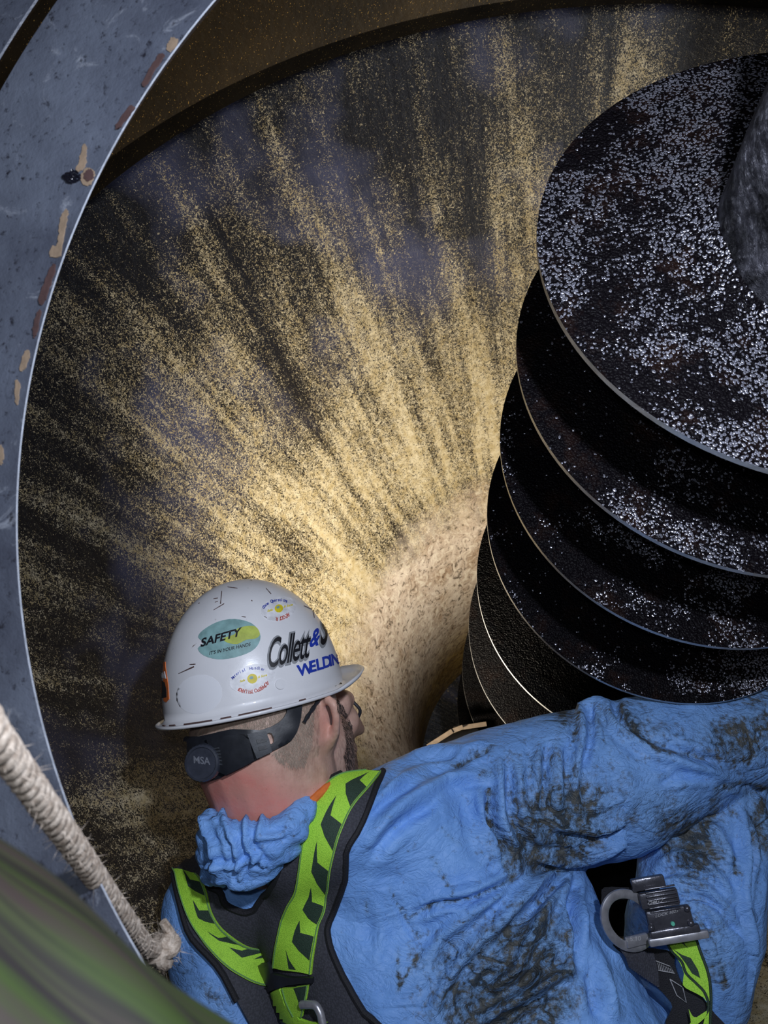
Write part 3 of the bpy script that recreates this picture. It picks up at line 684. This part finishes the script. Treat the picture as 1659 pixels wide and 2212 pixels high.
def zig(s0, h, flip=False):        # one dark bolt-shaped block of the print, in (along, across) strap coordinates
    p = [(s0, .45), (s0+h*.38, .58), (s0+h*.42, .93), (s0+h*.95, .93), (s0+h*.78, .62), (s0+h*.62, .42)]
    return [(s, 1-t) if flip else (s, t) for s, t in p]
SR_L = [(1385, 85), (1210, 108), (1110, 215), (1040, 380), (975, 620), (912, 850), (872, 1050), (852, 1235)]
SR_R = [(1480, 85), (1420, 150), (1320, 240), (1240, 385), (1178, 600), (1135, 850), (1108, 1050), (1086, 1290)]
strap('shoulder_strap', SR_L, SR_R, COVB, .0125, .003, [zig(s, .20) for s in (.02, .20, .385, .57, .745)]+[[(.91, .30), (.95, .42), (.99, .62), (.99, .45)]])
SL_L = [(335, 375), (262, 450), (212, 560), (206, 680), (240, 820), (330, 1040), (460, 1235), (600, 1355), (705, 1405)]
SL_R = [(360, 420), (345, 500), (330, 590), (345, 680), (405, 780), (432, 900), (490, 985), (610, 1085), (820, 1262)]
strap('shoulder_strap', SL_L, SL_R, COVB, .0125, .003, [zig(s, .19) for s in (.0, .20, .42, .62)]+[[(.80, .55), (.845, .75), (.87, .98), (.83, .98)]])
lo = patch('lower_strap', Z2([(748, 1425), (850, 1375), (925, 1350), (962, 1450), (1050, 1545), (1120, 1570), (1215, 1585), (1130, 1605), (980, 1625), (852, 1640), (800, 1580), (770, 1510)]), COVB, .018, .003, LIME, har, step=7, smooth=0)
patch('printed_pattern', Z2([(845, 1480), (915, 1530), (1000, 1575), (935, 1585), (880, 1545)]), COVB, .0215, .0006, DGREEN, lo, step=9, smooth=0)
strap('lower_strap', [(935, 1350), (965, 1440), (1010, 1525)], [(1085, 1345), (1080, 1440), (1062, 1530)], COVB, .018, .003, [[(.0, .5), (.0, .95), (.85, .95), (.5, .7)]])
patch('strap_keeper', Z2([(775, 1205), (850, 1180), (870, 1255), (1000, 1290), (1112, 1300), (1108, 1335), (980, 1330), (850, 1365), (735, 1440), (690, 1410), (770, 1340), (835, 1275)]), COVB, .017, .004, BLACKP, har, step=7, smooth=0)
# back D-ring (steel bar) and its plate
base = on_path(COVB, Z2([(1065, 1450), (1140, 1470), (1185, 1560), (1215, 1660), (1240, 1740)]), .022, 6)
bm = bmesh.new(); tube(bm, base, .0046, 14); bmobj('back_ring', bm, STEEL, har)
pl = patch('ring_plate', Z2([(815, 1612), (960, 1628), (1140, 1598), (1160, 1660), (820, 1670)]), COVB, .018, .003, STEEL, har, step=7, smooth=0)
# ---- hip hardware: waist pad, webbing, ring, buckle, leg strap
HP = bmesh.new()
def slab(name, poly, dfun, thick, mat, parent, step=8, smooth=3):
    """cloth or metal sheet with its own depth (metres) at each outline position"""
    if smooth: poly = smooth_poly(poly, smooth)
    V2, F = tri_poly(poly, step); n = len(V2); top = [P(x, y, dfun(x, y)) for x, y in V2]; bot = [p+(p-ORG).normalized()*thick for p in top]
    cnt = {}; 
    for f in F:
        for a, b in ((f[0], f[1]), (f[1], f[2]), (f[2], f[0])): cnt[(a, b)] = 1
    FF = list(F)+[tuple(i+n for i in f[::-1]) for f in F]+[(b, a, a+n, b+n) for a, b in cnt if (b, a) not in cnt]
    return mesh(name, top+bot, FF, mat, parent, sharp=50)
hd = lambda x, y: .935-.00012*(y-1950)+.012*math.sin((x-1350)/60)
slab('waist_pad', Z4([(330, 715), (480, 745), (620, 740), (850, 780), (860, 880), (930, 1050), (1060, 1120), (1200, 1300), (1270, 1420), (800, 1420), (840, 1250), (780, 1150), (640, 1010), (480, 850)]), lambda x, y: hd(x, y)+.006, .012, PADB, har)
bm = bmesh.new()
for k in range(15):
    x0, y0 = 400+k*19, 745+k*3; x1, y1 = 500+k*17, 905+k*12
    a, b = Z4([(x0, y0), (x1-20, y1)]); tube(bm, [P(a[0], a[1], hd(*a)+.003), P((a[0]+b[0])/2+3, (a[1]+b[1])/2-2, hd(*a)-.001), P(b[0], b[1], hd(*b)+.003)], .0022, 7)
bmobj('ribbed_webbing', bm, PAD, har)
bm = bmesh.new()
for L in ([(690, 850), (700, 930), (860, 960), (820, 900), (690, 850)], [(820, 1010), (930, 1080), (960, 1210), (880, 1150), (820, 1010)]):
    z = [P(x, y, hd(x, y)+.004) for x, y in Z4(L)]; tube(bm, z, .0007, 5)
for k in range(10):
    a, b = Z4([(700+k*15, 862+k*7), (712+k*15, 925+k*3)]); tube(bm, [P(*a, hd(*a)+.004), P(*b, hd(*b)+.004)], .0005, 4)
bmobj('box_stitching', bm, THREAD, har)['label'] = 'pale box stitching'
lim = slab('leg_strap', Z4([(780, 640), (900, 612), (1020, 600), (1070, 760), (1140, 960), (1165, 1150), (1160, 1420), (1100, 1420), (1140, 1250), (1110, 1170), (1000, 1110), (930, 1060), (940, 960), (900, 860), (830, 760)]), lambda x, y: hd(x, y)-.004, .003, LIME, har, smooth=2)
lim['label'] = 'lime leg strap'
slab('printed_pattern', Z4([(830, 630), (905, 625), (950, 715), (975, 745), (905, 690)]), lambda x, y: hd(x, y)-.0052, .001, DGREEN, lim, smooth=0)
slab('printed_pattern', Z4([(850, 755), (920, 800), (1000, 830), (1060, 930), (1080, 1000), (1010, 960), (960, 880), (900, 800)]), lambda x, y: hd(x, y)-.0052, .001, DGREEN, lim, smooth=0)
bm = bmesh.new()
for L in ([(770, 640), (830, 765), (920, 860), (960, 960), (1050, 1050), (1120, 1130), (1150, 1260), (1060, 1380), (990, 1420)], [(1025, 600), (1080, 770), (1148, 960), (1172, 1150), (1165, 1420)]):
    tube(bm, [P(x, y, hd(x, y)-.005) for x, y in cr(Z4(L), 5)], .0016, 6)
bmobj('strap_edging', bm, DGREEN, lim)
slab('leg_strap', Z4([(980, 1265), (1010, 1320), (1050, 1335), (1135, 1280), (1120, 1340), (1050, 1400), (1030, 1420), (960, 1420), (1000, 1380)]), lambda x, y: hd(x, y)-.010, .003, LIME, har, smooth=2)
# hip ring
ce = P(1358, 1988, .925); nrm = Vector((.35, -1, .15)).normalized(); M = basis((1, .3, -.85), nrm, ce); bm = bmesh.new()
pts = []
for k in range(49):
    t = 2*math.pi*k/48; pts.append(M @ Vector((.0365*math.cos(t), .0290*math.sin(t), 0)))
def flatring(bm, M, rx, ry, w, th, n=56):
    prof = [(-w, -th*.5), (-w*.5, -th), (w*.5, -th), (w, -th*.5), (w, th*.5), (w*.5, th), (-w*.5, th), (-w, th*.5)]; R = []
    for k in range(n):
        t = 2*math.pi*k/n; R.append([bm.verts.new(M @ Vector(((rx+a)*math.cos(t), (ry+a)*math.sin(t), b))) for a, b in prof])
    for i in range(n):
        for j in range(8): bm.faces.new((R[i][j], R[i][(j+1) % 8], R[(i+1) % n][(j+1) % 8], R[(i+1) % n][j]))
flatring(bm, M, .0375, .0275, .0052, .003)
a, b = P(1345, 2030, .925), P(1440, 2024, .925); z = (b-a).normalized(); box(bm, basis(z, nrm, (a+b)/2), (b-a).length, .012, .006, .0015)
hr = bmobj('hip_ring', bm, STEEL, har)
text_on('stamped_lettering', 'A 5.10   40ZX', (1347, 2034), (14, -1), (0, -13), bvh_of(hr), .0004, THREAD, hr, .01)
# buckle: two overlapping ribbed plates
M = basis(P(1500, 1990, .93)-P(1395, 2010, .93), (-.15, -1, .25), P(1440, 1975, .915)); bm = bmesh.new()
for (dx, dy, sx, sy, dz) in ((.004, -.020, .058, .012, .002), (.002, -.004, .052, .022, 0), (-.004, .018, .046, .018, -.002), (-.012, .036, .040, .014, -.004)):
    box(bm, M @ Matrix.Translation((dx, dy, dz)), sx, sy, .010, .002)
for k in range(7): box(bm, M @ Matrix.Translation((-.001, .006+k*.0042, .0055)), .036, .0018, .003, .0006)
for dx, dy in ((.024, .004), (.024, -.012), (-.022, -.010)): bmesh.ops.create_uvsphere(bm, u_segments=12, v_segments=8, radius=.0042, matrix=M @ Matrix.Translation((dx, dy, .005)))
bk = bmobj('buckle', bm, DSTEEL, har)
bm = bmesh.new(); box(bm, M @ Matrix.Translation((.006, -.026, .003)), .070, .009, .009, .002); bmobj('buckle_bar', bm, STEEL, har)
bm = bmesh.new(); bmesh.ops.create_cone(bm, cap_ends=True, segments=16, radius1=.0026, radius2=.0022, depth=.002, matrix=M @ Matrix.Translation((.0035, -.0095, .006))); bmobj('indicator_dot', bm, MINT, bk)['label'] = 'mint green dot'
bkb = bvh_of(bk); text_on('stamped_lettering', 'OM12', (1398, 1956), (13, -3), (3, -13), bkb, .0005, THREAD, bk, .01); text_on('stamped_lettering', 'LOCK 1025', (1415, 1982), (10, -2.5), (2, -9), bkb, .0005, THREAD, bk, .01)
slab('waist_webbing', Z4([(235, 300), (260, 225), (480, 225), (690, 215), (760, 280), (700, 300), (560, 330), (440, 330), (310, 350), (240, 390)]), lambda x, y: .945, .006, PADB, har)
# ------------------------------------------------------------------ hard hat
HC = P(554, 1509, .97); vd = (HC-ORG).normalized(); U0 = Vector((-.200, .19, .96)); U0 = (U0-vd*U0.dot(vd)).normalized()
tl = math.radians(6); HU = (U0*math.cos(tl)-vd*math.sin(tl)).normalized(); e = Vector((1, 0, .20)); e = (e-HU*e.dot(HU)).normalized(); v_ = HU.cross(e); v_ = v_ if v_.dot(vd) > 0 else -v_
th = math.radians(58); HF = (e*math.sin(th)+v_*math.cos(th)).normalized(); HS = HU.cross(HF)
hat = empty('hard_hat', HC, 'white scuffed hard hat with stickers on the man\'s head', 'hard hat')
def hatpt(phi, s, off=0):
    a, b, h = .1150, .0965, .149
    rr = (1-s**2.25)**(1/2.05) if s < 1 else 0
    ridge = .0035*math.exp(-(math.sin(phi)*rr*4.5)**2)*s
    return HC+HF*(a*math.cos(phi)*rr)+HS*(b*math.sin(phi)*rr)+HU*(h*s+ridge)
V, F = [], []; n = 120; ss = [1-(1-k/26)**1.0 for k in range(27)]; ss = [math.sin(x*math.pi/2)**1.0 for x in ss]
for s in ss:
    s = min(s, .9999)
    for i in range(n): V.append(hatpt(2*math.pi*i/n, s))
lip = []
for (ext, dz, kk) in ((0, 0, 0), (.002, -.004, .12), (.0045, -.006, .35), (.0065, -.0055, .8), (.0068, -.0035, 1)):
    rg = []
    for i in range(n):
        ph = 2*math.pi*i/n; c_ = math.cos(ph); bill = ((c_-.62)/.38)**.9 if c_ > .62 else 0
        back = max(0, -c_)**3; base_ = hatpt(ph, 0); d = (base_-HC).normalized()
        rg.append(len(V)); V.append(base_+d*(ext+bill*.026*kk+back*.003*kk)+HU*(dz+bill*.016*kk**1.5))
    lip.append(rg)
for j in range(len(ss)-1):
    for i in range(n): F.append((j*n+i, j*n+(i+1) % n, (j+1)*n+(i+1) % n, (j+1)*n+i))
top = len(V); V.append(hatpt(0, 1)); 
for i in range(n): F.append(((len(ss)-1)*n+i, (len(ss)-1)*n+(i+1) % n, top))
for a, b in zip(lip, lip[1:]):
    for i in range(n): F.append((b[i], b[(i+1) % n], a[(i+1) % n], a[i]))
for i in range(n): F.append((lip[0][i], lip[0][(i+1) % n], (i+1) % n, i))
shell = mesh('shell', V, F, HAT, hat); so = shell.modifiers.new('s', 'SOLIDIFY'); so.thickness = .0026; so.offset = -1
SB = bvh_of(shell); gm_ = NT('faded_glue_mark'); gm_.set(Base_Color=(.80, .81, .85), Roughness=.35); GHOST = gm_.m
def st(name, poly, mt, parent, off=.0004, th_=.0003, smooth=3, holes=()): return patch(name, poly, SB, off, th_, mt, parent, step=5, smooth=smooth, holes=holes)
sf = st('sticker', Z1([(358, 600), (400, 560), (360, 520), (395, 470), (500, 410), (620, 390), (740, 420), (800, 490), (795, 560), (740, 620), (620, 665), (500, 678), (400, 650)]), TEAL, hat); sf['label'] = 'torn teal oval sticker'
st('print', Z1([(540, 530), (620, 500), (640, 460), (720, 440), (775, 450), (800, 500), (770, 530), (700, 540), (640, 570), (570, 560)]), YGREEN, sf, .0008)
text_on('lettering', 'SAFETY', (Z1([(378, 590)])[0]), (25.5, -7.3), (4.2, -25), SB, .0013, INK, sf, .03, .0, 1.0)
text_on('lettering', "IT'S IN YOUR HANDS", (Z1([(440, 648)])[0]), (9.3, -2.1), (1.5, -10.5), SB, .0013, INK, sf, .012)
lg = text_on('lettering', 'Collett', Z1([(840, 752)])[0], (37.5, -10.5), (-1, -90), SB, .0006, GREYINK, hat, .050, .35, .86)
text_on('lettering', 'Collett', Z1([(846, 745)])[0], (37.5, -10.5), (-1, -88), SB, .0011, INK, lg, .006, .35, .86)
lg = text_on('lettering', '&', Z1([(1150, 590)])[0], (31, -8), (3, -52), SB, .0008, BLUEINK, hat, .03, .3)
lg = text_on('lettering', 'S', Z1([(1225, 580)])[0], (34, -12), (-8, -100), SB, .0006, GREYINK, hat, .07, .4)
text_on('lettering', 'S', Z1([(1228, 575)])[0], (34, -12), (-8, -98), SB, .0011, INK, lg, .02, .4)
for ch, x, y, w in (('W', 1075, 800, 31), ('E', 1155, 772, 30), ('L', 1205, 757, 30), ('D', 1250, 742, 26), ('I', 1297, 727, 26), ('N', 1315, 720, 21), ('G', 1352, 704, 17)):
    text_on('lettering', ch, Z1([(x, y)])[0], (w, -w*.27), (-4.5, -33), SB, .0008, BLUEINK, hat, .035)
0 and 0
def arc_text(s, cx, cy, rx, ry, a0, a1, size, mat, par, rot=-15):
    for k, chh in enumerate(s):
        if chh == ' ': continue
        a = math.radians(a0+(a1-a0)*k/(len(s)-1)); x, y = rx*math.cos(a), -ry*math.sin(a); cr_, sr = math.cos(math.radians(rot)), math.sin(math.radians(rot))
        X, Y = cx+x*cr_-y*sr, cy+x*sr+y*cr_; da = (a0+a1)/2; tt = math.radians(rot)+(math.pi/2-a if a0 > a1 else -(a+math.pi/2))*.45
        text_on('lettering', chh, (X-size*.25, Y), (size*math.cos(tt), size*math.sin(tt)), (size*math.sin(tt), -size*math.cos(tt)*1.15), SB, .0011, mat, par, .02)
def oval(cx, cy, rx, ry, rot=-15, n=18): 
    r_ = math.radians(rot); return [(cx+rx*math.cos(a)*math.cos(r_)-ry*math.sin(a)*math.sin(r_), cy+rx*math.cos(a)*math.sin(r_)+ry*math.sin(a)*math.cos(r_)) for a in np.linspace(0, 2*math.pi, n, endpoint=False)]
for (cx, cy, r, t1, t2, rx, ry) in ((602, 1315, 9, 'Crane Operations', 'RIGGER', 34, 22), (545, 1466, 11, 'Material Handler', 'FORKLIFT OPERATOR', 46, 27)):
    s_ = st('sticker', oval(cx, cy, rx+5, ry+3), WHITE, hat, .0003, .0002, 0); s_['label'] = 'small white oval sticker with a yellow dot'
    st('print', oval(cx, cy, r, r*.95), YEL, s_, .0006, .0003, 0); st('print', oval(cx-2, cy-2, r*.4, r*.3), TEAL, s_, .0010, .0002, 0)
    arc_text(t1, cx-4, cy+3, rx*.86, ry*.78, 152, 35, 8, BLUEINK, s_)
    arc_text(t2, cx+3, cy-1, rx*.80, ry*.92, 215 if len(t2) > 8 else 255, 325 if len(t2) > 8 else 310, 9.5, REDINK, s_)
    text_on('lettering', 'Safe', (cx-r-16, cy+8), (7, -1.8), (1, -7), SB, .0011, YEL, s_, .03); text_on('lettering', '& Sure', (cx+r+1, cy-1), (7, -1.8), (1, -7), SB, .0011, YEL, s_, .03)
s_ = st('sticker', [(350, 1400), (357, 1404), (358, 1440), (364, 1480), (366, 1510), (360, 1517), (349, 1512)], ORINK, hat, .0004, .0003, 0)
if s_: s_['label'] = 'orange and black sticker on the helmet edge'; st('print', [(351, 1470), (357, 1474), (361, 1490), (361, 1506), (351, 1508)], INK, s_, .0009, .0002, 0); st('print', [(351, 1408), (355, 1412), (355, 1440), (360, 1466), (351, 1464)], WHITE, s_, .0009, .0002, 0)
st('ghost_mark', oval(430, 1500, 50, 42), GHOST, hat, .0002, .0001, 0)['label'] = 'faded round sticker ghost'
st('rivet', oval(605, 1478, 11, 11), HAT, hat, .0006, .0012, 0)
bm = bmesh.new(); h_, n_ = ray(SB, 352, 1532); bmesh.ops.create_uvsphere(bm, u_segments=14, v_segments=8, radius=.006, matrix=Matrix.Translation(hatpt(math.radians(128), .08)+(hatpt(math.radians(128), .08)-HC).normalized()*.001)); bmobj('edge_button', bm, HAT, hat)
scu = simple('dark_scuff', (.10, .055, .05), .6)
for L in ([(528, 190), (520, 280)], [(470, 245), (500, 240)], [(470, 325), (545, 280)], [(845, 170), (880, 210)], [(220, 780), (330, 730)], [(300, 715), (340, 712)], [(480, 270), (500, 262)], [(830, 370), (850, 382)], [(1115, 295), (1170, 320)], [(670, 372), (700, 376)], [(360, 280), (370, 274)], [(1180, 330), (1190, 380)], [(740, 255), (746, 262)], [(570, 160), (640, 170)]):
    pts = on_path(SB, Z1(L), .0004, 6)
    if len(pts) > 2: bm = bmesh.new(); tube(bm, pts, [.0004+.0009*abs(noise.noise(Vector((k*.9, L[0][0], 0)))) for k in range(len(pts))], 5); bmobj('scuff', bm, scu, hat)
for a0, a1 in ((100, 118), (122, 128), (133, 152), (160, 166), (172, 176), (80, 84)):
    pts = []
    for k in range(9):
        ph = math.radians(-(a0+(a1-a0)*k/8)); 
        for sg in (1,):
            b0 = hatpt(ph, 0); pts.append(b0+(b0-HC).normalized()*.0072+HU*(-.003))
    bm = bmesh.new(); tube(bm, pts, .0010, 5); bmobj('rim_scrape', bm, scu, hat)
# suspension band under the shell
HB = BODYB
patch('nape_band', Z1([(250, 1240), (400, 1232), (620, 1182), (800, 1186), (930, 1130), (985, 1060), (985, 960), (1080, 950), (1078, 1100), (1050, 1200), (985, 1275), (860, 1340), (770, 1390), (600, 1470), (480, 1525), (330, 1480), (270, 1380)]), HB, .003, .004, BLACKP, hat, step=7, smooth=2, holes=[smooth_poly(Z1([(848, 1212), (882, 1208), (897, 1268), (864, 1280)]), 2)])
patch('ratchet_housing', Z1([(470, 1240), (700, 1212), (740, 1245), (772, 1378), (600, 1462), (540, 1440)]), HB, .007, .008, BLACKP, hat, step=7, smooth=0)
patch('band_connector', Z1([(722, 1208), (838, 1190), (862, 1250), (880, 1330), (778, 1374)]), HB, .007, .005, GREYP, hat, step=7, smooth=0)
patch('band_bar', Z1([(770, 1250), (830, 1238), (845, 1262), (780, 1278)]), HB, .012, .0015, BLACKP, hat, step=7, smooth=0)
patch('band_bar', Z1([(785, 1300), (838, 1288), (850, 1310), (792, 1326)]), HB, .012, .0015, BLACKP, hat, step=7, smooth=0)
hk, nk = ray(HB, *Z1([(440, 1400)])[0]); nk = nk if nk.dot(hk-ORG) < 0 else -nk; nk = (nk*.5+(ORG-hk).normalized()*.75).normalized()
M = basis((1, 0, -.05), nk, hk+nk*.021); bm = bmesh.new()
prof_ = [(.0205, -.014), (.0205, .004), (.0195, .0055), (.0175, .006), (.0165, .0045), (.0, .0045)]; R_ = []
for r_, z_ in prof_:
    R_.append([bm.verts.new(M @ Vector(((r_+(.0006 if i % 2 and r_ > .019 else 0))*math.cos(2*math.pi*i/60), (r_+(.0006 if i % 2 and r_ > .019 else 0))*math.sin(2*math.pi*i/60), z_))) for i in range(60)] if r_ > 0 else [bm.verts.new(M @ Vector((0, 0, z_)))])
for a, b in zip(R_, R_[1:]):
    for i in range(60):
        if len(b) == 1: bm.faces.new((a[i], a[(i+1) % 60], b[0]))
        else: bm.faces.new((a[i], a[(i+1) % 60], b[(i+1) % 60], b[i]))
kn = bmobj('ratchet_knob', bm, simple('knob_plastic', (.040, .045, .062), .28), hat)
text_on('raised_lettering', 'MSA', (418, 1648), (19, 2), (-1, -22), bvh_of(kn), .0006, simple('worn_grey_relief', (.16, .17, .20), .4), kn, .02)
bm = bmesh.new()
for k in range(6):
    a, b = Z1([(520+k*9, 1300+k*20), (560+k*5, 1290+k*22)]); pts = on_path(HB, [a, b], .016, 2); tube(bm, pts, .0012, 5)
bmobj('grip_ribs', bm, GREYP, hat)
# safety glasses
gl = empty('safety_glasses', P(700, 1530, .93), 'black temple arm of safety glasses tucked behind the ear', 'glasses')
bm = bmesh.new(); L = Z1([(1350, 850), (1285, 905), (1200, 985), (1150, 1060), (1105, 1135)]); pts = [Vector(p) for p in on_path(HB, L[1:], .0045, 5)]
tube(bm, [P(736, 1478, .97), P(722, 1484, .95)]+pts, [.0022]*2+[.0024+.0005*math.sin(k*1.7) for k in range(len(pts))], 8); bmobj('temple', bm, BLACKP, gl)
bm = bmesh.new(); tube(bm, [P(x, y, 1.13) for x, y in cr([(741, 1490), (762, 1515), (778, 1535), (770, 1556)], 4)], .0025, 8); bmobj('lens_rim', bm, BLACKP, gl)
# ------------------------------------------------------------------ rope
rope = empty('rope', P(0, 1615, .29), 'frayed off-white rope hanging across the opening edge beside the man', 'rope')
path = cr([P(-90, 1450, .255), P(-20, 1575, .275), P(60, 1690, .31), P(140, 1800, .355), P(210, 1900, .41), P(270, 1985, .465), P(318, 2050, .52)], 26)
path = [Vector(p) for p in path]
for s in range(3):
    bm = bmesh.new(); pts = []; L = 0; up = Vector((0, 0, 1))
    for i, p in enumerate(path):
        if i: L += (p-path[i-1]).length
        t = (path[min(i+1, len(path)-1)]-path[max(i-1, 0)]).normalized(); x = t.orthogonal().normalized() if i == 0 else (x-t*x.dot(t)).normalized(); y = t.cross(x)
        a = 2*math.pi*(L/.021+s/3); pts.append(p+.0029*(math.cos(a)*x+math.sin(a)*y))
    tube(bm, pts, [.0036+.0004*noise.noise(Vector((i*.6, s, 0))) for i in range(len(pts))], 9); bmobj('rope_strand', bm, m_rope() if s == 0 else bpy.data.materials['worn_cotton_rope'], rope)
ROPE = bpy.data.materials['worn_cotton_rope']
bm = bmesh.new(); kc = P(352, 2052, .54)
for k in range(3):
    pts = []; ax = Vector((random.uniform(-1, 1), random.uniform(-.4, .4), random.uniform(-1, 1))).normalized(); u_ = ax.orthogonal().normalized(); w_ = ax.cross(u_)
    for i in range(22): a = 2*math.pi*i/20; pts.append(kc+.0085*(math.cos(a)*u_+math.sin(a)*w_)+ax*.003*math.sin(a*2+k))
    tube(bm, pts, .0050, 9)
tube(bm, [path[-1], (path[-1]+kc)/2, kc], .0058, 10); tube(bm, [kc, kc+Vector((.004, .002, .012)), kc+Vector((.000, 0, .020))], [.005, .004, .003], 8)
bmobj('knot', bm, ROPE, rope)
V, F = [], []
for k in range(900):
    u_ = random.random(); i = min(int((.15+.85*u_**.8)*len(path)), len(path)-1); p = path[i] if k % 5 else kc; d = Vector((random.gauss(0, 1), random.gauss(0, 1), random.gauss(0, 1))).normalized(); g = random.uniform(.0015, .0055)*(2 if i > len(path)*.62 and random.random() < .2 else 1)
    b0 = p+d*(.0058 if k % 5 else .012); s_ = d.orthogonal().normalized()*.00016; e2 = b0+d*g+Vector((random.gauss(0, .002), 0, random.gauss(0, .002))); b = len(V); V += [b0-s_, b0+s_, e2]; F.append((b, b+1, b+2))
fz = mesh('loose_fibres', V, F, ROPE, rope, False); fz['kind'] = 'stuff'
# ------------------------------------------------------------------ blurred sleeve in the foreground
a, b = P(-560, 1880, .17), P(700, 2898, .17); n = 64; L = 30; V, F, UV = [], [], []; z = (b-a).normalized(); x = Vector((0, 1, 0)); x = (x-z*x.dot(z)).normalized(); y = z.cross(x)
for i in range(L+1):
    for j in range(n+1):
        t = 2*math.pi*j/n; r = .0345+.0012*math.sin(i*.5+3*math.sin(t*2))+.0008*math.sin(9*t); V.append(a+(b-a)*i/L+r*(math.cos(t)*x+math.sin(t)*y))
for i in range(L):
    for j in range(n): qd = (i*(n+1)+j, i*(n+1)+j+1, (i+1)*(n+1)+j+1, (i+1)*(n+1)+j); F.append(qd); UV += [((k % (n+1))/n, k//(n+1)/L) for k in qd]
hose = mesh('padded_hose', V, F, m_hose(), None); hose.data.uv_layers.new(name='UVMap').data.foreach_set('uv', np.array(UV).ravel())
tag(hose, 'out-of-focus olive and brown padded hose crossing the lower left corner', 'hose')
# ------------------------------------------------------------------ small bent bar and lip by the shoulder
bm = bmesh.new(); pts = [P(925, 1612, 1.62), P(975, 1580, 1.63), P(995, 1572, 1.65), P(1035, 1566, 1.70)]
for p0, p1 in zip(pts, pts[1:]): box(bm, basis(p1-p0, (0, -1, .3), (p0+p1)/2), (p1-p0).length*1.06, .010, .010, .001)
br = bmobj('bent_bar', bm, simple('dusty_tan_bar', (.10, .07, .045), .8), None); tag(br, 'small bent tan metal bar behind the shoulder beside the lowest auger flight', 'bar')
bm = bmesh.new(); box(bm, basis((1, 0, .3), (0, -1, 0), P(1000, 1606, 1.70)), .085, .045, .05, .004); bx = bmobj('recess_shade_block', bm, simple('recess_shade_black', (.01, .01, .012), .9, 0, None, .1), br)  # black block stands in for the shaded recess under the bar
gap_shade = empty('gap_shade_plate', axpt(2.72, .75, math.pi/2), 'added black sheet that darkens the gap beneath the raised sleeve, edged by the thin bore lip', 'plate')
V, F = [], []; n = 60
for h_ in (0, .02):
    for r_ in (.752, .9, 1.10):
        for i in range(n+1): V.append(axpt(2.72+h_, r_, math.radians(18+100*i/n)))
for j in range(6):
    a0, b0 = j, {0: 1, 1: 2, 2: 5, 5: 4, 4: 3, 3: 0}[j]
    for i in range(n): F.append((a0*(n+1)+i, a0*(n+1)+i+1, b0*(n+1)+i+1, b0*(n+1)+i))
mesh('plate', V, F, simple('gap_shade_black', (.006, .006, .008), .8, 0, None, .1), gap_shade, sharp=30)  # added black sheet in place of the shade inside the gap
bm = bmesh.new(); tube(bm, [axpt(2.715, .748, math.radians(20+96*i/60)) for i in range(61)], .0035, 8); bmobj('lip', bm, DSTEEL, gap_shade)
